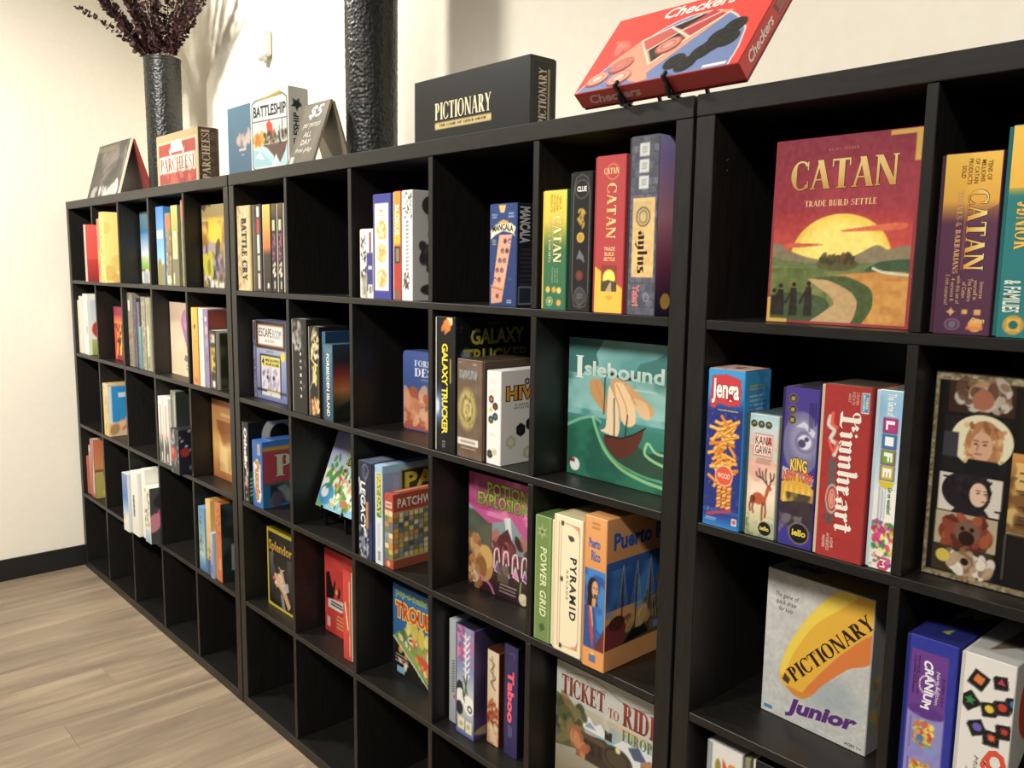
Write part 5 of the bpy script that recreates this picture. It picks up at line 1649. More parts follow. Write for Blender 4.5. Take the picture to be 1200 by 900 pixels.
def f2(A):
    A.grad('#d29258', '#dd9f66', .70, 1); A.grad('#1f4a94', '#2c5fa8', .4, .72); A.rect(0, .0, 1, .13, '#d8965a')
    A.cloud('#5aa0dc', 4, 5, .52, .2, .7, 0, .35, .5, .66); A.poly([(0, .14), (1, .14), (1, .48), (.8, .52), (.6, .42), (.45, .30), (0, .20)], '#4e4a34'); A.blots(30, ['#6a6048', '#8a8068', '#3a3a2a', '#7a5a3c'], .45, .2, 1, .52, .02, .06, 3, .8)
    A.rect(.60, .3, .96, .48, '#7d7458'); A.small(.62, .32, .94, .46, 3, '#4a4434', 3)
    for x in (.18, .34, .50):
        A.line([(x, .22), (x + .01, .70)], .004, '#5a3a24'); 
        for q in (-.08, -.04, .05, .09):
            A.line([(x + q, .25), (x + .01, .68)], .0012, '#b0b8c4')
    A.blots(9, ['#c99a5a', '#e0c080', '#8a4a34'], .1, .16, .5, .3, .03, .06, 9, .8); A.poly([(.0, .14), (.0, .30), (.12, .35), (.24, .27), (.2, .14)], '#7a3038'); A.ell(.13, .30, .09, '#4a2a20', ry=.05)
    A.poly([(.2, .14), (.3, .22), (.46, .22), (.5, .16)], '#1c1a1a'); A.rect(.56, .17, .7, .22, '#5a86c0')
    A.t('Puerto Rico', .07, .79, .84, .905, '#3558a0', bold=.04, out='#c9b0a0', ow=0.012); A.small(.4, .93, .8, .95, 1, '#9a6a3a', 3)
gbox('orange-banded box with long-haired man in blue coat and ship masts, rightmost on its shelf', 3.411, 3.472, -.006, Z2, .27, .309, '#dc9a58', F=f, RT=f2, kind='box', lip='left', c2='#b9824a', TP=lambda A: (A.grad('#c98f54', '#8a6238', 0, 1),))

# ------------------------------------------------------------------ middle unit, fourth row


def f(A):
    A.fill('#14120f'); A.rect(0, 0, 1, 1, '#c9b52a'); A.rect(.06, .035, 1, .965, '#141210')
    A.rect(.06, .02, .12, .98, '#c9b52a', .0); A.poly([(.06, .05), (.06, .0), (1, .0), (1, .035), (.2, .035)], '#d4c02e')
    A.grad('#141210', '#5c6068', .1, .7, .10, .30); A.grad('#141210', '#3c3e40', .1, .7, .78, .95); A.ell(.46, .62, .22, '#1a1816', ry=.14); A.poly([(.30, .55), (.72, .55), (.78, .1), (.3, .1)], '#26231f')
    A.curve([(.46, .55), (.55, .52), (.66, .545)], .004, '#cfc8b4'); A.poly([(.5, .53), (.6, .52), (.7, .38), (.62, .30), (.5, .40)], '#b9a688')
    A.poly([(.26, .42), (.34, .46), (.48, .42), (.60, .34), (.76, .24), (.9, .12), (.80, .05), (.68, .16), (.56, .24), (.40, .30), (.28, .34)], '#c89c74'); A.blots(10, ['#e8d8c0', '#d8a888'], .26, .30, .52, .44, .03, .06, 4, .9); A.ell(.24, .37, .07, '#6a2430'); A.ell(.25, .38, .025, '#e0b0a0')
    A.poly([(.52, .34), (.8, .40), (.84, .3), (.66, .24)], '#c9ccc4', .8); A.poly([(.5, .22), (.62, .2), (.7, .03), (.56, .03)], '#a9acaa', .7); A.small(.5, .845, .74, .86, 1, '#b9a88a', 3)
    A.t('Splendor', .08, .70, .98, .86, '#d6b43a', bold=.03, c2='#a87a1c')
gbox('black box framed in yellow showing a hand lifting a gem, face-out on lower shelf', 1.920, 2.100, .052, Z1, .065, .269, '#c9b52a', F=f, lip='back', c2='#8a7a1c', TP=lambda A: A.fill('#6a5f1c'))


def f(A):
    A.fill('#c4322a'); A.noise(.03, 6, 2); A.poly([(.04, .40), (.04, .70), (.14, .74), (.22, .60), (.30, .50), (.26, .42)], '#1c1412'); A.poly([(.24, .50), (.30, .66), (.34, .64), (.30, .48)], '#241614'); A.poly([(.40, .46), (.44, .60), (.48, .56), (.46, .46)], '#1c1412'); A.poly([(.58, .50), (.62, .66), (.70, .60), (.66, .48)], '#1c1412'); A.ell(.36, .52, .04, '#e0a070')
    A.poly([(.10, .30), (.10, .40), (.3, .42), (.6, .44), (.64, .36), (.5, .30), (.3, .30)], '#d9d4cc'); A.small(.14, .33, .6, .40, 2, '#2a2422', 5, fill=.6)
    A.rect(.06, .06, .16, .18, '#d8b0ac'); A.small(.34, .08, .64, .26, 4, '#d8c060', 4, fill=.4)
gbox('red face-out box with black dancing shadow figures', 2.230, 2.424, .092, Z1, .065, .269, '#c4322a', F=f, lip='back')
gbox('bright red spine with a strip of pale lettering, in front of the red shadow-figure box', 2.442, 2.488, .030, Z1, .2, .269, '#c8332a', c2='#d8cdb0', lip='right',
     F=lambda A: (A.fill('#cf362c'), A.poly([(.15, .62), (.3, .66), (.75, .36), (.6, .33)], '#d9cf9a'), A.rect(.82, .05, .93, .9, '#d8cfa8'), A.small(.83, .1, .92, .86, 1, '#8a7a4a', 3)))


def f(A):
    A.grad('#23588f', '#2c6aa8', 0, 1); A.poly([(0, 0), (0, .42), (.5, .18), (.8, 0)], '#1a1614'); A.poly([(.5, .18), (.8, 0), (1, 0), (1, .1), (.85, .10)], '#4a1a18')
    A.poly([(0, .42), (.12, .50), (.45, .60), (.9, .48), (1, .36), (1, .05), (.82, .04), (.5, .18)], '#8aa054')
    A.poly([(.05, .44), (.3, .40), (.5, .44), (.44, .52), (.2, .54)], '#4a7a3a'); A.poly([(.46, .36), (.95, .30), (1, .08), (.85, .06), (.60, .2)], '#c9442c'); A.ell(.40, .46, .10, '#e9e4da', ry=.045); A.line([(.34, .46), (.46, .48)], .008, '#b8352c')
    A.blots(34, ['#e8dcc0', '#d9b04a', '#d8402c', '#6a9a44', '#f0e8d8', '#e0903a'], .14, .14, .98, .56, .02, .06, 5, .85, 2); A.line([(0, .42), (.5, .17), (.8, .01)], .004, '#e8e2d4'); A.blots(10, ['#d9c04a', '#e8d880'], .3, .5, .8, .6, .03, .08, 7, .9)
    A.t('TROUBLE', .06, .655, 1.0, .825, '#cf4a26', bold=.036, out='#ecc63a', ow=0.074, sp=1.05, slope=.0); A.t('pop-o-matic', .06, .87, .68, .955, '#7fb04a', bold=.026, out='#e0d880', ow=0.025)
    A.small(.03, .15, .34, .26, 3, '#cfcac0', 3, fill=.35); A.rect(.08, .05, .24, .12, '#7fb0d0')
gbox('blue children\'s game box with red and yellow title over a game board picture', 2.616, 2.846, .085, Z1, .06, .268, '#235a94', F=f, lip='back', c2='#1a3a5a')


gbox('pale grey spine leaning against the panda spine at its left', 2.915, 2.943, .048, Z1, .26, .271, '#b4bbbd', c2='#8f9496',
     F=lambda A: (A.grad('#a9b0b2', '#bcc3c4', 0, 1), [A.line([(.45, .30 + .025 * k), (.85, .312 + .025 * k)], .002, '#2a2c30') for k in range(13)], A.ell(.9, .26, .2, '#b8354a')))


def f(A):
    A.grad('#7a86b0', '#8f9cc4', .6, 1); A.grad('#d9dccb', '#7a86b0', .3, .65); A.grad('#6a74a8', '#d0d4c8', .02, .3)
    A.cloud('#c06a94', 3, 4, .48, .2, .8, 0, .68, 1, 1); A.blots(16, ['#a84a7c', '#d890b0', '#5a5f9a'], 0, .66, .5, .98, .06, .14, 6, .7)
    for k in range(7):
        A.curve([(.42, .92 - .06 * k), (.62, .90 - .06 * k), (.74, .94 - .06 * k)], .004, '#eef0ee'); A.line([(.5, .95 - .06 * k), (.56, .88 - .06 * k)], .003, '#eef0ee')
    A.ell(.18, .42, .2, '#24262a', ry=.075); A.ell(.22, .35, .26, '#e6e4dc', ry=.075); A.ell(.16, .24, .22, '#22242a', ry=.065); A.ell(.72, .30, .3, '#eeece4', ry=.09); A.ell(.78, .27, .14, '#2a2c30', ry=.035); A.ell(.78, .27, .08, '#e8e6de', ry=.02); A.poly([(.30, .50), (.42, .42), (.5, .30), (.36, .36)], '#3a4a3a')
    A.line([(.42, .55), (.62, .40)], .005, '#4a5a44'); A.line([(.62, .56), (.48, .38)], .005, '#4a5a44'); A.rect(.08, .05, .46, .16, '#e4dcb0'); A.rect(.54, .04, .9, .15, '#e4dcb0'); A.ell(.27, .10, .1, '#a9a880'); A.ell(.7, .10, .1, '#b0ae84')
gbox('lilac spine with a black and white panda, lower shelf', 2.965, 3.036, .030, Z1, .25, .280, '#5a5f94', F=f, RT=lambda A: (A.fill('#33304e'), A.cloud('#5a3f7a', 3, 4, .5, .3, .6), A.ell(.3, .07, .3, '#b0a070', ry=.05)), lip='left', c2='#4a4f80', TP=lambda A: (A.fill('#24222c'),))


def f(A):
    A.grad('#c88f6a', '#e0c8a4', 0, .4); A.grad('#e0c8a4', '#e4d6b6', .4, 1); A.curve([(.2, .9), (.6, .86), (.3, .78), (.7, .72), (.3, .66), (.7, .60)], .0035, '#7a6044'); A.curve([(.4, .94), (.5, .8), (.45, .62)], .003, '#8f7450')
    A.blots(26, ['#a8502c', '#c06a3c', '#8a3a22'], .05, .22, .95, .48, .08, .2, 4, .8, 2); A.blots(8, ['#e8d0a8', '#d9a87c'], .1, .02, .9, .2, .1, .2, 6, .8)
gbox('short tan spine with brown script and rust figures, between panda and purple spines', 3.049, 3.096, .057, Z1, .24, .237, '#8a4a2c', F=f, RT=lambda A: A.fill('#4a1e16'), lip='left', c2='#5a2a1c', TP=lambda A: A.fill('#3c2018'))


def f(A):
    A.fill('#352f5c'); A.noise(.02, 6, 3); A.t('Taboo', .22, .30, .76, .78, '#f0566a', -90, bold=.05); A.small(.30, .16, .62, .28, 4, '#b0a8c8', 4, vert=True, fill=.3); A.curve([(.4, .93), (.7, .94), (.8, .90)], .002, '#6a648c')
gbox('purple spine with fat glowing coral letters, last in its cell', 3.112, 3.161, .056, Z1, .25, .272, '#352f5c', F=f, RT=lambda A: (A.fill('#141220'), A.ell(.5, .4, .3, '#24243a', ring=.1)), lip='left', c2='#1c1a30', TP=lambda A: A.fill('#16141e'))


def f(A):
    A.grad('#8a7a5c', '#b0b4ac', 0, .6); A.grad('#b8bcb4', '#c2c4bc', .6, 1); A.grad('#7fa6bc', '#bfae94', .44, .72, .02, .98); A.cloud('#7fa8c4', 4, 3, .5, .2, .7, 0, .40, 1, .68); A.cloud('#d8b890', 4, 8, .58, .2, .5, 0, .5, 1, .75)
    A.curve([(.1, .93), (.4, .97), (.7, .9), (.97, .94)], .003, '#8f938c'); A.curve([(.3, .95), (.38, .90), (.5, .92)], .003, '#8f938c')
    B = Art(A.w, A.h * .68, A.px, '#8a7a5c')
    B.img[:] = A.img[A.ny - B.ny:A.ny]
    B.poly([(.26, .36), (.34, .52), (.40, .44), (.46, .50), (.54, .36)], '#dfe2de'); B.poly([(.30, .38), (.35, .46), (.42, .40)], '#8a9ab0'); B.poly([(.58, .34), (.70, .48), (.76, .42), (.86, .50), (1, .40), (1, .2), (.6, .2)], '#d4dadc'); B.poly([(.72, .40), (.82, .46), (.9, .34), (.78, .30)], '#4c5878')
    B.poly([(0, .62), (.08, .60), (.2, .54), (.3, .34), (.32, .1), (0, 0)], '#5a5c3a'); B.blots(26, ['#3a4228', '#7a744a', '#4a4f34', '#8a6a44'], .0, .1, .28, .58, .02, .06, 4, .8, 2)
    B.poly([(.22, .0), (.22, .28), (.5, .34), (.56, .30), (.74, .26), (.76, 0)], '#3c3328'); B.rect(.50, .36, .57, .46, '#33291f'); B.ell(.62, .20, .15, '#4a4030', ry=.14); B.ell(.62, .20, .12, '#2a241c', ry=.11, ring=.14); B.ell(.63, .31, .025, '#d9c890'); B.rect(.26, .25, .50, .31, '#5a4a38'); B.small(.26, .08, .5, .24, 3, '#2a221a', 3, vert=True); B.blots(12, ['#a8603c', '#c98a5a'], .18, .02, .32, .24, .02, .05, 7, .8); B.curve([(.53, .46), (.5, .58), (.56, .66)], .01, '#d0ccc0', .5)
    B.poly([(.84, .0), (.84, .32), (.92, .38), (1, .36), (1, 0)], '#a87a5c'); B.small(.86, .05, .98, .3, 5, '#6a4434', 3)
    A.img[A.ny - B.ny:A.ny] = B.img
    A.t('TICKET', .055, .755, .49, .905, '#9a3a2c', font='serif', out='#e8dcc8', ow=0.012, c2='#7a2c22'); A.t('TO', .53, .745, .63, .82, '#a84a34', font='serif'); A.t('RIDE', .665, .74, .985, .905, '#9a3a2c', font='serif', out='#e8dcc8', ow=0.012, c2='#7a2c22'); A.t('EUROPE', .665, .625, .985, .71, '#5a7a4a', font='serif')
gbox('face-out train game box with steam engine and snowy mountains, bottom edge of picture', 3.276, 3.562, .066, Z1, .07, .291, '#8f8f80', F=f, lip='back')

# ------------------------------------------------------------------ left unit
FAR = dict(cell=.0042)


def pat(A, base, cols, n=26, seed=1, r=(.06, .18), y=(0, 1), a=.75):
    A.fill(base)
    A.blots(n, cols, 0, y[0], 1, y[1], r[0], r[1], seed, a, 2)


gbox('red box with broad red side panel, first in the second column', .412, .447, -.045, Z4, .26, .250, '#d0453c', lip='left', c2='#e0c8c0', F=lambda A: A.fill('#e8b8ae'),
     RT=lambda A: (A.grad('#8f2f2c', '#c8382e', 0, .4), A.grad('#d8483e', '#d85a50', .4, 1), A.ell(.45, .82, .1, '#5a1c20', ry=.02)), **FAR)
gbox('thin coral and orange spine between the red and yellow boxes', .602, .636, -.046, Z4, .28, .268, '#d88a70', F=lambda A: (A.grad('#c98a6a', '#e07a60', 0, 1), A.rect(.1, .35, 1, .5, '#f0b040'), A.rect(.1, .1, .6, .3, '#b8603c')), **FAR)
gbox('large pale yellow box sticking out beside the divider', .641, .704, -.048, Z4, .30, .294, '#e8cc7a', F=lambda A: pat(A, '#e6c66a', ['#c09a3c', '#f0dc94', '#8a6a34'], 16, 3),
     RT=lambda A: (A.fill('#ecd27a'), A.poly([(.35, .32), (.6, .42), (.9, .34), (.6, .28)], '#b08a5a'), A.blots(12, ['#d8b85a', '#c9a050'], 0, 0, 1, .9, .04, .1, 5, .6)), lip='left', **FAR)
gbox('blue, white and green landscape box half hidden in the third column', .762, 1.040, .080, Z4, .06, .298, '#5a86a8', lip='back',
     F=lambda A: (A.grad('#3a4a44', '#8a6a5a', 0, .2), A.grad('#7ab03a', '#c9d0c0', .2, .4), A.grad('#d8dce0', '#3a78b4', .4, .75), A.grad('#5a88a4', '#7a98a8', .75, 1), A.poly([(.3, .3), (.6, .6), (.62, .85), (.5, .5)], '#c08a4a'), A.blots(14, ['#e8e4dc', '#a9acae'], 0, .02, .6, .14, .05, .12, 3)), **FAR)
gbox('sky blue castle game spine, first in the fourth column', 1.115, 1.194, .018, Z4, .29, .299, '#4a88c4', lip='left',
     F=lambda A: (A.grad('#8fc4e4', '#3a78c0', .3, 1), A.rect(.05, .6, .9, .7, '#c9e4ee'), A.grad('#7a744a', '#b9c4b0', 0, .3), A.poly([(0, 0), (.1, .3), (.4, .36), (.7, .24), (1, .3), (1, 0)], '#8a7f4a')), **FAR)
gbox('tan and brown spine with an orange top, beside the sky blue spine', 1.200, 1.258, .020, Z4, .29, .272, '#8a7a54', lip='left',
     F=lambda A: (pat(A, '#85785a', ['#5a4a34', '#b09a6a', '#c9b894'], 26, 4), A.ell(.5, .87, .5, '#d4683a', ry=.09), A.rect(.1, .02, .8, .14, '#d8cfa8')), **FAR)
gbox('yellow-green spine with a cream title strip, third in its cell', 1.262, 1.330, .020, Z4, .29, .298, '#7a7850', lip='left',
     F=lambda A: (A.fill('#77745a'), A.grad('#a8a850', '#c0bc6a', .68, 1), A.rect(.15, .34, .85, .68, '#e4e09a'), A.small(.35, .4, .65, .64, 1, '#8a8a4a', 2, vert=True), A.rect(.1, .02, .3, .16, '#d8d0a0')), **FAR)
gbox('thin black spine between the yellow-green and orange ones', 1.333, 1.353, .022, Z4, .28, .296, '#2a2620', **FAR)
gbox('orange-topped gold spine, tallest of its cell', 1.357, 1.398, .020, Z4, .29, .314, '#c0703a', lip='left',
     F=lambda A: (pat(A, '#8a8248', ['#c9b86a', '#5a5a34', '#a89850'], 22, 5), A.grad('#c86a3a', '#d87a44', .76, 1)), **FAR)


def f(A):
    A.grad('#6a5a5a', '#c8a84a', .2, .6); A.grad('#d8b04a', '#e6d09a', .6, 1)
    A.cloud('#8a5a2a', 5, 3, .5, .2, .7, 0, .4, 1, .8); A.cloud('#f0d03a', 3, 6, .5, .2, .9, .2, .55, 1, .85); A.blots(24, ['#5a4a5c', '#8a7488', '#b0a0ac', '#3a3a30'], .05, .12, 1, .5, .03, .09, 5, .8, 2.5)
    A.blots(12, ['#c9c040', '#8a8a34'], .0, .2, .3, .35, .04, .08, 6, .9); A.blots(22, ['#e8e4d8', '#b9b8b4', '#4a4840'], .05, .0, 1, .14, .03, .07, 7, .8); A.cloud('#4a4a3a', 6, 11, .62, .1, .7, 0, .8, 1, 1)
gbox('golden fantasy battle picture box, face-out in the fifth column of the top row', 1.453, 1.740, .060, Z4, .065, .292, '#8a7448', F=f, lip='back', **FAR)

# second row
gbox('short cream spine against the far left side panel', .038, .060, .016, Z3, .2, .255, '#e6dccb', F=lambda A: pat(A, '#e6dccb', ['#d8a8a0', '#f0ece0'], 8, 2), **FAR)
gbox('white spine beside the short cream one, far left column', .063, .098, .016, Z3, .24, .276, '#ece6d6', F=lambda A: pat(A, '#ece6d6', ['#c9c0b0', '#f4f0e6', '#d0d8a8'], 8, 3), **FAR)
gbox('white box with red cherry and green field on its side, far left column', .132, .200, .014, Z3, .28, .289, '#ecebe2', lip='left', F=lambda A: (A.fill('#f0efe8'), A.ell(.8, .42, .3, '#d88a7c', a=.6)),
     RT=lambda A: (A.grad('#8aa04a', '#b0bc6a', 0, .26), A.grad('#e4e2d6', '#c9d0e0', .26, .9), A.rect(0, .93, 1, 1, '#f0efe8'), A.ell(.22, .42, .16, '#b8342c'), A.line([(.2, .5), (.3, .62)], .008, '#5a3a2c'), A.rect(0, 0, .05, 1, '#e8e6da')), **FAR)
gbox('red and orange flame-pattern box deep in the second column', .446, .690, .056, Z3, .06, .240, '#a8303a', lip='back',
     F=lambda A: (A.grad('#8a2434', '#d8622c', 0, .6), A.grad('#e88a30', '#b8405a', .7, .85), A.rect(0, .86, 1, 1, '#a03050'), A.poly([(.06, .05), (.2, .7), (.24, .7), (.16, .1)], '#f0a030'), A.poly([(.26, .1), (.34, .74), (.42, .5), (.34, .1)], '#f0c84a'), A.blots(8, ['#3a1418'], .1, .3, .5, .6, .03, .05, 4, .8, 3), A.poly([(0, 0), (.03, .8), (.06, .3), (.1, 0)], '#e8503a')), **FAR)
gbox('grey-brown spine with coral lettering, first in the third column', .740, .798, .020, Z3, .28, .312, '#8a8474', F=lambda A: (pat(A, '#8a8474', ['#a9a08c', '#6a6458'], 20, 5), A.rect(.15, .76, .5, .9, '#e8e6dc'), A.small(.35, .3, .6, .7, 1, '#d8705c', 4, vert=True)), **FAR)
gbox('dark violet spine second in the third column', .802, .842, .022, Z3, .28, .290, '#4a4450', F=lambda A: pat(A, '#544e5c', ['#8a84a0', '#2a2630'], 16, 6), **FAR)
gbox('narrow slate spine third in the third column', .845, .876, .022, Z3, .28, .276, '#5a5668', F=lambda A: pat(A, '#6a6478', ['#9a94b0', '#3a3644'], 16, 7), **FAR)
gbox('low teal box between slate and speckled spines', .880, .902, .016, Z3, .2, .176, '#5a9494', F=lambda A: A.grad('#4a7c84', '#6aa8a4', 0, 1), **FAR)
gbox('stone-grey speckled spine fourth in the third column', .906, .956, .018, Z3, .29, .300, '#8f8a74', F=lambda A: pat(A, '#8f8a74', ['#b9b498', '#6a6654', '#d0cba8'], 30, 8), **FAR)
gbox('grey spine with cream lower half, last in the third column', .960, 1.012, .018, Z3, .29, .298, '#a8a48c', F=lambda A: (pat(A, '#98937a', ['#b9b498', '#6a6654'], 26, 9), A.rect(.1, .2, .6, .62, '#dcd6b4', .7)), **FAR)


def f(A):
    A.grad('#e4cba6', '#e0c8ae', 0, 1); A.noise(.03, 8, 3); A.ell(.62, .73, .22, '#b06a9a', ry=.20); A.ell(.60, .78, .16, '#c98ab0', ry=.14); A.poly([(.45, .6), (.75, .6), (.66, .40), (.56, .40)], '#9a6aa0'); A.rect(.56, .33, .66, .39, '#8a6a5a')
    A.poly([(.45, .22), (.5, .30), (.6, .28), (.58, .2)], '#7a6a70'); A.small(.5, .08, .8, .18, 2, '#8a7a8a', 3)
gbox('cream box with a pink hot-air balloon, face-out in the fourth column', 1.095, 1.385, .066, Z3, .06, .286, '#e0c8a4', F=f, lip='back', **FAR)
gbox('orange and yellow spine, first in the fifth column', 1.456, 1.514, .006, Z3, .29, .280, '#e0a03a', F=lambda A: (A.grad('#d8903c', '#ecc048', 0, 1), A.ell(.5, .76, .14, '#3a2c1c', ry=.03), A.rect(.35, .56, .7, .57, '#b8502c'), A.rect(.25, .03, .9, .09, '#b8502c', .6)), **FAR)
gbox('white spine with small violet marks beside the orange one', 1.518, 1.560, .007, Z3, .29, .280, '#ece8dc', F=lambda A: (A.fill('#f0ece0'), A.blots(8, ['#8a6aa0', '#a8b0a0'], .1, .3, .9, .98, .05, .1, 4, .8), A.rect(.2, .05, .5, .3, '#b0d0c8', .6)), **FAR)
gbox('lavender spine with white dots and a rust-red side', 1.564, 1.600, .008, Z3, .29, .278, '#9a8ab8', lip='left', F=lambda A: (A.fill('#9484b4'), A.ell(.4, .88, .28, '#ece8f0'), A.ell(.5, .74, .34, '#e0b8c0', ry=.06), A.ell(.5, .58, .3, '#b0a8c8', ry=.06), A.ell(.5, .38, .3, '#7a6aa0', ry=.05)),
     RT=lambda A: (A.fill('#8a4636'), A.cloud('#6a2c24', 4, 3, .5, .2, .7), A.ell(.5, .82, .1, '#b87a4a')), c2='#7a6a94', **FAR)
gbox('small dark card-game box with yellow patch and picture frame edge', 1.612, 1.664, .006, Z3, .22, .207, '#2a261c', lip='left', F=lambda A: (A.fill('#3a3424'), A.rect(.15, .3, .9, .72, '#d8bc3a'), A.rect(.15, .8, .9, .94, '#c9c4b0'), A.blots(8, ['#2a2418', '#6a5a2c'], .1, .2, .9, .9, .1, .2, 3, .8), A.rect(.3, .04, .8, .15, '#e4e0d4')),
     RT=lambda A: (A.fill('#c9c6b8'), A.rect(.06, .0, 1, .965, '#2c2e22'), A.cloud('#5a5a3c', 4, 3, .5, .2, .8, .06, 0, 1, .9), A.ell(.4, .1, .2, '#5a7048'), A.ell(.5, .3, .2, '#7a4a34', a=.6)), TP=lambda A: A.fill('#d8d6cc'), **FAR)

# third row
gbox('tan box with blue side panel and white lettering, second column of the third row', .394, .470, .006, Z2, .20, .242, '#d8c080', lip='left', c2='#c9b070',
     F=lambda A: (A.grad('#d8b860', '#d8c8a4', 0, 1), A.blots(10, ['#e8d48a', '#b89a5c'], 0, 0, 1, 1, .1, .2, 4, .6)),
     RT=lambda A: (A.fill('#d0b48c'), A.rect(.0, .24, .08, .96, '#cfe0e8'), A.rect(.07, .27, 1, .96, '#1f86c4'), A.rect(.3, .80, .95, .81, '#1f86c4'), A.small(.2, .74, .9, .84, 1, '#f0f2f0', 3, fill=.9), A.poly([(.3, .2), (.36, .36), (.5, .34), (.5, .24), (.7, .26), (.72, .18)], '#c8a88c'), A.blots(12, ['#a87c50', '#e0b890', '#c8604c'], .1, .05, 1, .25, .04, .1, 5)), **FAR)
for i, (a_, b_, lab) in enumerate(((1.093, 1.145, 'white spine with red letters and grey mountain, left of its twin'), (1.149, 1.202, 'white spine with red letters and grey mountain, right of its twin'))):
    gbox(lab, a_, b_, .004, Z2, .28, .266, '#e4dfd0', lip='left', F=lambda A: (A.grad('#8a8a86', '#ece8dc', .12, .5), A.grad('#ece8dc', '#f0ece0', .5, 1), A.small(.3, .35, .7, .9, 2, '#b8564a', 4, vert=True, fill=.6), A.poly([(0, .2), (.3, .42), (.5, .25), (.8, .45), (1, .25), (1, 0), (0, 0)], '#55544f'), A.rect(.5, .03, .7, .16, '#e8e6e0')), **FAR)
gbox('grey-green spine behind the black night-scene box, fourth column', 1.206, 1.262, .012, Z2, .28, .300, '#7c8476', lip='left', F=lambda A: (A.fill('#7c8476'), A.rect(.0, 0, .3, 1, '#6a5a54'), A.rect(.65, .3, .9, .95, '#a8b0a4')), RT=lambda A: (A.fill('#30342f'), A.rect(.75, .45, .9, .62, '#c9ccc4')), **FAR)
gbox('black night-scene box with a red balloon shape, sticking out of the fourth column', 1.302, 1.384, -.028, Z2, .18, .172, '#22242c', lip='left', F=lambda A: (pat(A, '#3a3c3e', ['#8a8c8a', '#b0b0ac', '#24262a'], 22, 4), A.ell(.3, .45, .34, '#b02c2c', ry=.16), A.ell(.25, .5, .15, '#d86a5a', ry=.08)),
     RT=lambda A: (A.fill('#1f212c'), A.stars(22, '#c9ccd8', 3, .03), A.ell(.12, .5, .1, '#9a2c2c'), A.ell(.6, .5, .08, '#b03a3a'), A.rect(.2, .1, .7, .2, '#6a6c70')), **FAR)


def f(A):
    A.grad('#a8642c', '#e0b060', 0, .4); A.grad('#e0b060', '#c08450', .4, 1); A.cloud('#f0d898', 3, 4, .5, .3, .8, .2, .1, 1, .6); A.cloud('#8a4a20', 3, 9, .55, .2, .7, 0, 0, .8, .75); A.small(.25, .79, .8, .86, 1, '#e8c890', 3)
gbox('orange desert-toned box, face-out in the fifth column of the third row', 1.449, 1.739, .075, Z2, .06, .294, '#b0763c', F=f, lip='back', **FAR)

# fourth row
gbox('small rose-red spine at the far left of the fourth row', .039, .072, .018, Z1, .2, .190, '#b85a4c', F=lambda A: pat(A, '#c0604e', ['#d88a74', '#8a3a34'], 8, 2), **FAR)
gbox('tan and rose striped spine, second at the far left of the fourth row', .076, .118, .020, Z1, .24, .250, '#b89274', F=lambda A: (A.grad('#a8704e', '#c8b0a0', 0, 1), A.rect(.6, 0, .75, .9, '#8a6a4c'), A.ell(.4, .92, .3, '#e0d8d0', ry=.04)), **FAR)
gbox('box with wine-red spine and orange to green side, far left of the fourth row', .124, .188, .014, Z1, .25, .290, '#8a4a40', lip='left', F=lambda A: (A.grad('#9a5a48', '#b87a78', 0, 1), A.poly([(.4, .1), (.7, .7), (.8, .4), (.7, .05)], '#e8c8c0')),
     RT=lambda A: (A.grad('#a8a04a', '#b0a85a', 0, .45), A.grad('#c88a50', '#c86a44', .5, 1), A.blots(10, ['#c8b860', '#8a8a3c'], 0, .0, 1, .45, .06, .14, 4)), TP=lambda A: A.fill('#d8c8bc'), **FAR)
gbox('blue and white travel-style box sticking out past the shelf edge, with a white tab', .765, .838, -.044, Z1, .26, .253, '#c9d4dc', lip='left', F=lambda A: (A.grad('#e0d8c8', '#e8e4dc', 0, .25), A.grad('#e0e4e4', '#3a78b8', .25, .6), A.grad('#3a78b8', '#8a8cb8', .6, 1), A.poly([(0, .3), (.3, .28), (.4, .2), (0, .2)], '#d88a50', .5)), c2='#d8d4c8', **FAR)


def f(A):
    A.grad('#e4e0d0', '#ecebe4', 0, 1)
    for k in range(9):
        y = .30 + .038 * k
        A.line([(.28, y), (.48, y + .012)], .0055, '#2c3438'); A.line([(.30, y + .02), (.46, y + .006)], .004, '#2c3438')
gbox('thick white box with dark downward lettering, protruding in the third column', .844, .926, -.034, Z1, .28, .273, '#e8e6dc', lip='left', F=f, RT=lambda A: (A.grad('#e4e0d0', '#d8dcd8', 0, 1), A.poly([(.1, .2), (.2, .9), (.6, .86), (.5, .3)], '#8fa4c0'), A.ell(.3, .45, .2, '#b0bccc')), TP=lambda A: (A.fill('#e8e6d8')), c2='#d8d4c4', **FAR)
gbox('tall white box behind the flowered box, third column of the fourth row', .932, .980, -.020, Z1, .27, .296, '#e4e2d6', lip='left', F=lambda A: (A.fill('#ecebe0'),), RT=lambda A: (A.grad('#e0ddcc', '#ecebe0', 0, 1),), TP=lambda A: A.fill('#e6e4d6'), **FAR)
gbox('white box with green flowers and pink side picture, front of the third column', .986, 1.052, -.030, Z1, .22, .234, '#e0e4e2', lip='left', F=lambda A: (A.fill('#dfe0cc'), A.blots(26, ['#8aa05a', '#b8b04a', '#e8e4d0', '#5a6a4a', '#c08a8a'], 0, .3, 1, 1, .06, .16, 4), A.grad('#8fb0c8', '#c9d8dc', 0, .25)),
     RT=lambda A: (A.fill('#4a4a4a'), A.ell(.4, .5, .28, '#c85a7a', ry=.2), A.blots(10, ['#e08aa0', '#2c2c30', '#8ab0c8'], .05, 0, .9, .9, .06, .14, 5)), TP=lambda A: A.fill('#e8e4cc'), **FAR)
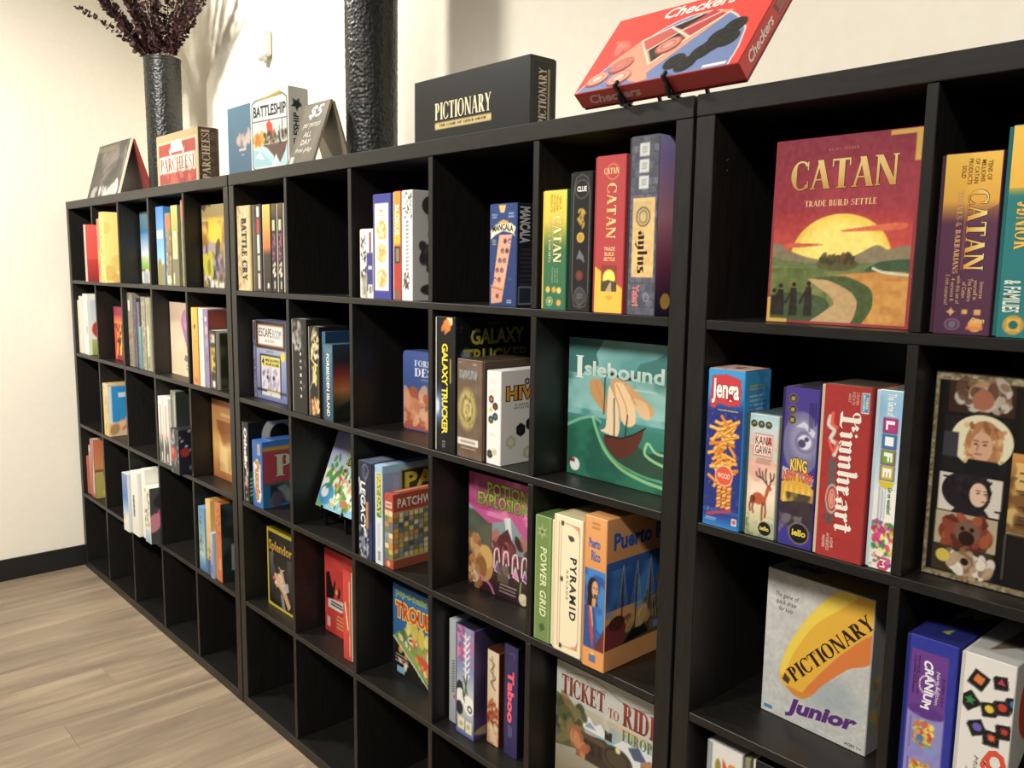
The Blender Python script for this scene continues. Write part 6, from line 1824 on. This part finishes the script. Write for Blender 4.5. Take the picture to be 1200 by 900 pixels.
gbox('light blue spine with green sketch, first in the fifth column of the fourth row', 1.450, 1.510, .008, Z1, .26, .245, '#6a9cc4', lip='left', F=lambda A: (A.grad('#3a6ea8', '#a9cddc', 0, .25), A.grad('#bcd4cc', '#5a94c8', .25, 1), A.blots(14, ['#4a6a44', '#2c3a34', '#8ab08a'], .1, .3, .7, .85, .05, .12, 4)), **FAR)
gbox('yellow-tan spine with black sketch, second in the fifth column of the fourth row', 1.514, 1.560, .010, Z1, .26, .286, '#d8b468', lip='left', F=lambda A: (A.grad('#e0b050', '#e8cc90', 0, 1), A.blots(6, ['#4a3a24'], .2, .2, .8, .35, .06, .12, 4), A.rect(0, 0, 1, .2, '#3a5aa0')), TP=lambda A: A.fill('#e0a84a'), **FAR)
gbox('small silver-blue spine, third in the fifth column of the fourth row', 1.564, 1.592, .002, Z1, .2, .172, '#a8bcd0', F=lambda A: (A.grad('#7a94bc', '#c9d4dc', 0, 1), A.rect(.3, .1, .6, .3, '#3a5aa0')), **FAR)
gbox('bright orange box with gold scrolls and dark side, last in the fifth column', 1.597, 1.648, .010, Z1, .24, .292, '#d8783a', lip='left', F=lambda A: (A.fill('#d8783a'), A.blots(18, ['#b8562a', '#e8a85a', '#8a4a24'], .0, .6, 1, .98, .06, .14, 4, .7, 2), A.rect(.55, .15, .8, .3, '#ece0d0', .6)),
     RT=lambda A: (A.fill('#1f2a2c'), A.cloud('#3a5054', 4, 3, .5, .2, .8, 0, .3, 1, 1), A.small(.1, .12, .3, .5, 1, '#b0b4b0', 3, vert=True)), TP=lambda A: A.fill('#b8642c'), **FAR)

# ------------------------------------------------------------------ things standing on top of the shelves


def panel_box(name, w, h, th, c, parent, loc, rot):
    bm = bmesh.new()
    bm_box(bm, 0, 0, 0, w, th, h, .0008)
    me = bpy.data.meshes.new(name)
    bm.to_mesh(me)
    bm.free()
    col_attr(me, lin(c))
    me.materials.append(M['card'])
    o = bpy.data.objects.new(name, me)
    COL.objects.link(o)
    o.parent = parent
    o.location = loc
    o.rotation_euler = rot
    return o


def tent(label, cat, x, w, yf, yr, zr, yb, th, c, F, cin, FI=None, name='tent_sign', shear=0.):
    """two panels leaning on each other: front foot yf, ridge (yr, zr above the top), back foot yb"""
    e = empty(name, (x, 0, TOP), (0, 0, 0), label, cat)
    h1 = math.hypot(yr - yf, zr)
    a1 = math.atan2(yr - yf, zr)
    fp = panel_box('front_panel', w, h1, th, c, e, (0, yf, th * math.sin(a1) + .0004), (-a1, 0, 0))
    A = Art(w - .002, h1 - .002, .0036, c)
    F(A)
    build_print('front_print', A, lambda u, v, o_: (.001 + u, -o_, .001 + v), fp)
    h2 = math.hypot(yb - yr, zr) - .004
    a2 = math.atan2(yb - yr, zr)
    bp_ = panel_box('back_panel', w, h2, th, cin, e, (0, yb + 0.002, .0004), (a2, 0, 0))
    bp_.location.y = yb + .004
    return e


def f(A):
    A.fill('#4c4844'); A.cloud('#8a867e', 7, 3, .5, .2, .6); A.cloud('#2a2826', 6, 8, .55, .15, .6); A.rect(0, .86, .6, .96, '#8a8058', .7); A.blots(12, ['#d8d4cc', '#b0aca4'], .05, .02, .95, .16, .03, .06, 3, .9)
    for k in range(18):
        g = random.Random(k)
        x, y = g.random(), g.uniform(.2, .8)
        A.line([(x, y), (x + .14, y + .1)], .004, '#a9a59c', .5)


tent('dark grey pictured board propped open like a tent, far left on top of the shelf', 'sign', .262, .42, .022, .088, .238, .165, .010, '#d8cfb8', f, '#8a2f2a', name='folded_game_board')
gbox('small dark red box peeping out behind the propped grey board', .50, .70, .235, TOP, .05, .225, '#6a2a22', F=lambda A: (A.fill('#5a241e'), A.rect(.5, .5, 1, .95, '#a83a30'), A.blots(10, ['#d8c8b8'], .6, .4, .95, .8, .03, .06, 3)), lip='back', cell=.006)


def f(A):
    A.fill('#a8946c'); A.rect(.03, .05, .97, .86, '#d8c6a2'); A.rect(.05, .08, .95, .83, '#96332c'); A.noise(.04, 6, 3, .05, .08, .95, .83)
    A.rect(.07, .28, .93, .60, '#e6d8c4'); A.poly([(.34, .66), (.38, .84), (.62, .84), (.66, .66)], '#f0e8d8'); A.poly([(.40, .68), (.44, .84), (.56, .84), (.60, .68)], '#fbf6ec'); A.poly([(.30, .74), (.34, .60), (.37, .62)], '#e6d8c4'); A.poly([(.70, .74), (.66, .60), (.63, .62)], '#e6d8c4')
    A.blots(14, ['#8f2f2a', '#c85a4c', '#7a2824'], .1, .1, .9, .26, .03, .08, 5, .5)
    A.t('PARCHEESI', .09, .32, .91, .56, '#8a4636', font='serif')


def f2(A):
    A.fill('#3a2c20'); A.cloud('#6a5038', 4, 3, .5, .2, .6); A.t('PARCHEESI', .16, .10, .60, .96, '#d8c0a8', 90, 'serif', out='#4a241c', ow=0.031)
gbox('faded red and tan box with dark brown end, standing beside the branch vase', 1.010, 1.415, .072, TOP, .078, .205, '#a8946c', F=f, RT=f2, lip='back', cell=.0042, c2='#3a2a1c')

# blue flat book-like box
gbox('thin slate-blue square board with a small pale emblem, left of the warship box', 1.555, 1.765, .122, TOP, .022, .262, '#5f86a8', F=lambda A: (A.grad('#43677f', '#4f7690', 0, 1), A.rect(0, .96, 1, 1, '#dfe6ea'), A.rect(0, .945, 1, .96, '#4a6a88'), A.ell(.55, .52, .24, '#b0988c', ry=.09, a=.5, soft=.5), A.blots(12, ['#d8bcae', '#c9b0a4'], .34, .46, .84, .60, .02, .06, 3, .7, 2.5), A.rect(.42, .38, .68, .41, '#d8c4b8'), A.rect(.5, .32, .6, .335, '#b0b8c0')), lip='back', cell=.003, c2='#e4e6e4')


def f(A):
    A.fill('#efefec'); A.line([(.04, .08), (.04, .86), (.14, .90), (.86, .93), (.96, .88), (.97, .10), (.9, .05), (.1, .05), (.04, .08)], .004, '#23282c')
    A.rect(.06, .66, .95, .86, '#f4f4f2'); A.line([(.05, .64), (.95, .64)], .0035, '#23282c')
    A.grad('#a9d4dc', '#dfe8e8', .08, .5, .06, .95); A.rect(.06, .34, .95, .62, '#d8dcda'); A.blots(16, ['#e0a83a', '#c9742c'], .08, .36, .34, .48, .03, .07, 3, .9); A.poly([(.46, .44), (.42, .60), (.5, .64), (.58, .58), (.6, .44)], '#d8452c')
    A.poly([(.3, .34), (.96, .36), (.9, .24), (.78, .12), (.66, .08), (.6, .2), (.44, .30)], '#6a5248'); A.blots(26, ['#5a6a5c', '#8a8468', '#3a4440', '#a9602c'], .36, .36, .95, .48, .02, .05, 5, .9, 2); A.line([(.84, .40), (.84, .62)], .004, '#3a4440'); A.line([(.76, .40), (.76, .55)], .003, '#3a4440')
    A.poly([(.06, .3), (.3, .26), (.5, .14), (.6, .08), (.06, .08)], '#9fccd8'); A.poly([(.55, .08), (.66, .22), (.76, .1)], '#e8f0f2'); A.poly([(.10, .2), (.24, .27), (.36, .16)], '#d4e8ec'); A.poly([(.2, .90), (.8, .97), (.86, .93), (.3, .89)], '#b8a03a')
    A.t('BATTLESHIP', .08, .69, .94, .83, '#2c3238', bold=.03)


def f2(A):
    A.fill('#e2e2df'); A.star(.42, .80, .022, .010, 5, '#1c1e20', 60); A.rect(.22, .79, .4, .81, '#1c1e20'); A.poly([(.5, .86), (.72, .80), (.5, .75)], '#1c1e20')
    A.t('BATTLESHIP', .22, .10, .54, .70, '#1c1e20', 90, bold=.03)
gbox('white box with cartoon warship cover and white spine, next to the price sign', 1.865, 2.078, .060, TOP, .072, .252, '#ecece8', F=f, RT=f2, lip='back', yaw=6, cell=.003, c2='#dcdcd8')


def f(A):
    A.fill('#6a6456'); A.noise(.05, 5, 2)
    A.t('$5', .30, .72, .82, .95, '#f0efe8', bold=.02, shear=.25)
    A.t('per person', .18, .56, .86, .66, '#dcdace', bold=0, shear=.3); A.t('ALL\nDAY', .30, .30, .68, .52, '#e4e2d8', bold=0, shear=.1); A.t('free play', .16, .16, .84, .26, '#dcdace', bold=0, shear=.3)
    A.rect(.05, .0, .2, .12, '#e8e6da', .8)


tent('small grey-brown tent sign hand-lettered in white with a price', 'sign', 2.165, .145, .028, .092, .180, .150, .008, '#9a927e', f, '#a89c84')

# ------------------------------------------------------------------ hammered vases


def vase(label, x, y, r, h, rows, cols, seed):
    e = empty('textured_vase', (x, y, TOP), (0, 0, 0), label, 'vase', 'black hammered vases')
    g = np.random.RandomState(seed)
    nz, na = rows * 4, cols * 4
    jx, jy, dp = g.uniform(.12, .88, (rows + 2, cols)), g.uniform(.12, .88, (rows + 2, cols)), g.uniform(.5, 1.25, (rows + 2, cols))
    ri = np.arange(nz + 1)[:, None] / 4.0 + 0 * np.arange(na)[None]
    cj = np.arange(na)[None] / 4.0 + 0 * ri
    r0, c0 = ri.astype(int), cj.astype(int)
    best = np.full(ri.shape, 9.)
    bd = np.ones(ri.shape)
    for dr in (-1, 0, 1):
        for dc in (-1, 0, 1):
            rr_, cc_ = r0 + dr, c0 + dc
            q = np.clip(rr_ + 1, 0, rows + 1)
            d2 = (cc_ + jx[q, cc_ % cols] - cj) ** 2 + (rr_ + jy[q, cc_ % cols] - ri) ** 2
            m = d2 < best
            best = np.where(m, d2, best)
            bd = np.where(m, dp[q, cc_ % cols], bd)
    zz = h * np.arange(nz + 1) / nz
    edge = ((zz > .008) & (zz < h - .012))[:, None]
    rad = r * (1 - .05 * (1 - zz / h))[:, None] - .0019 * bd * np.clip(1 - best * 1.7, 0, 1) * edge
    an = 2 * np.pi * np.arange(na) / na
    V = np.stack([rad * np.cos(an), rad * np.sin(an), np.repeat(zz[:, None], na, 1)], -1).reshape(-1, 3).tolist()
    F = []
    for i in range(nz):
        for j in range(na):
            k = (j + 1) % na
            F.append((i * na + j, i * na + k, (i + 1) * na + k, (i + 1) * na + j))
    b = len(V)
    for j in range(na):                      # rim, turned inwards, and the inner wall
        a = 2 * math.pi * j / na
        V.append(((r - .006) * math.cos(a), (r - .006) * math.sin(a), h))
    for j in range(na):
        a = 2 * math.pi * j / na
        V.append(((r - .008) * math.cos(a), (r - .008) * math.sin(a), h * .35))
    for j in range(na):
        k = (j + 1) % na
        F.append((nz * na + j, nz * na + k, b + k, b + j))
        F.append((b + j, b + k, b + na + k, b + na + j))
    F.append([b + na + j for j in range(na)])
    F.append([j for j in range(na)][::-1])
    mesh_obj('vase_body', V, F, M['vase'], e, smooth=True)
    bm = bmesh.new()
    n = 48
    tr, mr = r - .002, .0035
    vs = []
    for i in range(n):
        a = 2 * math.pi * i / n
        for j in range(8):
            q = 2 * math.pi * j / 8
            vs.append(bm.verts.new(((tr + mr * math.cos(q)) * math.cos(a), (tr + mr * math.cos(q)) * math.sin(a), h + mr * math.sin(q))))
    for i in range(n):
        for j in range(8):
            bm.faces.new((vs[i * 8 + j], vs[((i + 1) % n) * 8 + j], vs[((i + 1) % n) * 8 + (j + 1) % 8], vs[i * 8 + (j + 1) % 8]))
    bm_obj('rim', bm, M['vase'], e, smooth=True)
    return e


VX, VY, VR, VH = .775, .195, .074, .560
vase('shorter black hammered vase holding dried burgundy branches, at the left corner', VX, VY, VR, VH, 62, 46, 3)
vase('tallest black hammered vase, rising out of the top of the picture beside the price sign', 2.345, .205, .078, .86, 92, 50, 5)

# ------------------------------------------------------------------ dried eucalyptus branches
bq = empty('dried_branch_bouquet', (VX, VY, TOP + VH), (0, 0, 0), 'bunch of dried burgundy leafy branches fanning out of the shorter black vase', 'dried plant')
g = random.Random(11)
tips = []
for k in range(23):
    q = k / 22
    tips.append(Vector((VX - .36 + .74 * q + g.uniform(-.05, .05), VY - .20 + .34 * q + g.uniform(-.09, .05), TOP + VH + g.uniform(.34, .58) - abs(q - .45) * .34)))
tips.append(Vector((.42, -.03, 2.61)))
base = Vector((VX, VY, TOP + VH))
for k, tp in enumerate(tips):
    tp.y = min(tp.y, .36)
    tp.x = max(tp.x, .03)
    s0 = base + Vector(((tp.x - VX) * .10, (tp.y - VY) * .10, -.16))
    s1 = base + Vector((max(-.05, min(.05, (tp.x - VX) * .16)), max(-.05, min(.05, (tp.y - VY) * .2)), .01))
    mid = s1.lerp(tp, .5) + Vector((g.uniform(-.02, .02), g.uniform(-.01, .01), .03))
    P = []
    for i in range(19):
        q = i / 18
        if q < .2:
            p = s0.lerp(s1, q / .2)
        else:
            u = (q - .2) / .8
            p = s1 * (1 - u) ** 2 + mid * 2 * u * (1 - u) + tp * u * u
        P.append(p)
    V, F = [], []
    for i, p in enumerate(P):
        r = .0026 * (1 - .7 * i / 18)
        for j in range(5):
            a = 2 * math.pi * j / 5
            V.append((p.x - base.x + r * math.cos(a), p.y - base.y + r * math.sin(a), p.z - base.z))
    for i in range(18):
        for j in range(5):
            F.append((i * 5 + j, i * 5 + (j + 1) % 5, (i + 1) * 5 + (j + 1) % 5, (i + 1) * 5 + j))
    st = mesh_obj('branch', V, F, M['stem'], bq)
    LV, LF = [], []
    thin = (k == len(tips) - 1)
    nl = 46 if not thin else 30
    for i in range(nl):
        q = .22 + .78 * (i + .5) / nl
        f_ = q * 18
        a_ = min(int(f_), 17)
        p = P[a_].lerp(P[a_ + 1], f_ - a_)
        d = (P[a_ + 1] - P[a_]).normalized()
        for s in (0, 1, 2):
            if thin and s == 2:
                continue
            ang = i * 1.9 + s * 2.1 + g.uniform(-.3, .3)
            side = d.orthogonal().normalized()
            side = Matrix.Rotation(ang, 3, d) @ side
            n = (d * .5 + side * .5 + Vector((g.uniform(-.5, .5), g.uniform(-.5, .5), g.uniform(-.5, .5)))).normalized()
            u = (side + d * .35).normalized()
            v = n.cross(u).normalized()
            R_ = g.uniform(.008, .0135) * (1.15 - .5 * q)
            c = p + u * R_ * 1.15
            if c.y > WALLY - .02 or c.x < 0.0:
                continue
            bi = len(LV)
            for j in range(7):
                t_ = 2 * math.pi * j / 7
                w = c + u * R_ * math.cos(t_) + v * R_ * .85 * math.sin(t_) + n * R_ * .25 * math.cos(2 * t_)
                LV.append((w.x - base.x, w.y - base.y, w.z - base.z))
            cc = c - n * R_ * .22
            LV.append((cc.x - base.x, cc.y - base.y, cc.z - base.z))
            for j in range(7):
                LF.append((bi + j, bi + (j + 1) % 7, bi + 7))
    lo = mesh_obj('leaves', LV, LF, M['leaf'], st)
    lo['kind'] = 'stuff'

# ------------------------------------------------------------------ the two boxes nearest on top


def f(A):
    A.fill('#101314'); A.noise(.012, 8, 3); A.t('PICTIONARY', .20, .39, .70, .64, '#e6d9b4', font='serif', out='#0e1011', ow=0.019); A.rect(.20, .26, .70, .355, '#cdb878')
    A.t('THE GAME OF QUICK DRAW', .24, .285, .66, .33, '#3a3424', font='serif')


def f2(A):
    A.fill('#0f1112'); A.line([(.08, .05), (.08, .95), (.92, .95)], .001, '#6a6a64'); A.t('PICTIONARY', .32, .14, .66, .86, '#cfc4a4', 90, 'serif'); A.rect(.72, .14, .80, .86, '#a89a74')
gbox('long black box with cream serif title over a gold bar, on the middle shelf', 2.712, 3.133, .092, TOP, .080, .166, '#121516', F=f, RT=f2, lip='back', c2='#24282a')


def disc(A, cx, cy, r, rot, c, c2):
    A.ell(cx + .008, cy - .03, r, '#7a3a34', ry=r * .62 * A.w / A.h, rot=rot); A.ell(cx, cy, r, c, ry=r * .62 * A.w / A.h, rot=rot)
    A.ell(cx, cy, r * .78, c2, ry=r * .48 * A.w / A.h, rot=rot, ring=.14); A.ell(cx, cy, r * .42, c2, ry=r * .26 * A.w / A.h, rot=rot)


def f(A):
    A.fill('#dc3a30')
    def arch(off):
        P = [(0., 0.)]
        for k in range(31):
            q = k / 30
            x = .005 + .93 * q
            y = .80 * (math.sin(math.pi / 2 * min(1, q / .62)) ** .9 if q < .62 else (1 - ((q - .62) / .38) ** 2.6 * .45))
            P.append((x - off * (0 if q < .6 else (q - .6) * 2), y - off * 1.7))
        P += [(.955 - off, .20), (.95 - off, .0)]
        return P
    A.poly(arch(0), '#f0e4dc'); A.poly(arch(.008), '#6a80b0')
    A.poly([(.13, .34), (.27, .58), (.30, .56), (.48, .02), (.42, .0), (.36, .04)], '#d8967c'); A.poly([(.27, .57), (.62, .78), (.80, .74), (.44, .08), (.34, .22)], '#d9977c')
    A.poly([(.28, .56), (.44, .68), (.51, .58), (.36, .42)], '#c8544a'); A.poly([(.45, .69), (.62, .77), (.70, .72), (.54, .60)], '#23211f'); A.poly([(.52, .62), (.67, .80), (.76, .70), (.60, .50)], '#b83c40'); A.poly([(.37, .42), (.50, .60), (.58, .48), (.44, .24)], '#2e2a26')
    A.line([(.28, .59), (.43, .22), (.60, .48), (.78, .72)], .003, '#f0e4d4'); A.line([(.44, .69), (.60, .49)], .003, '#f0e4d4'); A.line([(.36, .42), (.52, .60), (.72, .74)], .003, '#f0e4d4'); A.line([(.28, .59), (.44, .69), (.60, .77)], .003, '#f0e4d4')
    disc(A, .49, .44, .075, 20, '#c86a5c', '#e8a090'); disc(A, .11, .16, .07, 15, '#d07a6c', '#eec0b0'); disc(A, .23, .30, .075, 20, '#c06a5c', '#c8796a'); disc(A, .27, .12, .075, 15, '#d07a6c', '#eec0b0')
    for a, b in ((.60, .18), (.68, .12), (.74, .24), (.80, .40), (.86, .34), (.78, .30), (.86, .50)):
        A.ell(a, b, .062, '#16181a', ry=.095, rot=20); A.ell(a, b + .02, .045, '#33383c', ry=.05, rot=20, ring=.2)
    A.rect(.80, .02, .93, .05, '#e8ecf0')
    A.poly([(.82, .82), (.86, .97), (.99, .97), (.98, .86)], '#6a2a28'); A.small(.84, .84, .98, .96, 5, '#e0a090', 3, fill=.4); A.line([(.82, .82), (.86, .98), (1, .98)], .0015, '#f0b0a0')
    A.t('Checkers', .34, .835, .78, .975, '#f8ece6', bold=.026, shear=.25, slope=.0)
    A.blots(7, ['#f07a6a', '#f4988a'], .06, .52, .2, .66, .01, .03, 3, .5, 3)


def f2(A):
    A.fill('#d8362e'); A.t('Checkers', .20, .12, .76, .62, '#f6e8e2', 90, bold=.026, shear=.25); A.poly([(.15, .68), (.15, .97), (.85, .97), (.85, .72)], '#8a3430'); A.small(.2, .72, .8, .95, 4, '#e0a498', 3, vert=True, fill=.4)


def f3(A):
    A.fill('#a02a28'); A.t('Checkers', .08, .2, .42, .8, '#b09088', bold=.03, shear=.25, rot=0)


LEAN = 39
CX, CY, CZ = 3.372, -.022, TOP + .032
gbox('red box picturing checker pieces under an arch, tilted up on a black stand', CX, CX + .352, CY, CZ, .040, .200, '#b02a28', F=f, RT=f2, BT=f3, lip='back', tilt=LEAN, c2='#8a2220')
easel(CX, .352, CY, CZ, .040, LEAN, TOP, 'black plate stand under the tilted red box on top of the shelf', xs=(.30, .60), up=.14)

# ------------------------------------------------------------------ small white sensor on the wall
e = empty('wall_sensor', (1.30, WALLY, 2.375), (0, 0, 0), 'small white sensor mounted high on the wall above the slate-blue board', 'sensor')
bm = bmesh.new()
bm_box(bm, -.036, -.032, -.050, .036, 0, .050, .010, 3)
bm_obj('housing', bm, M['white'], e)
bm = bmesh.new()
bmesh.ops.create_uvsphere(bm, u_segments=20, v_segments=12, radius=.021)
bm_obj('lens', bm, M['white'], e, (0, -.026, -.048), smooth=True)
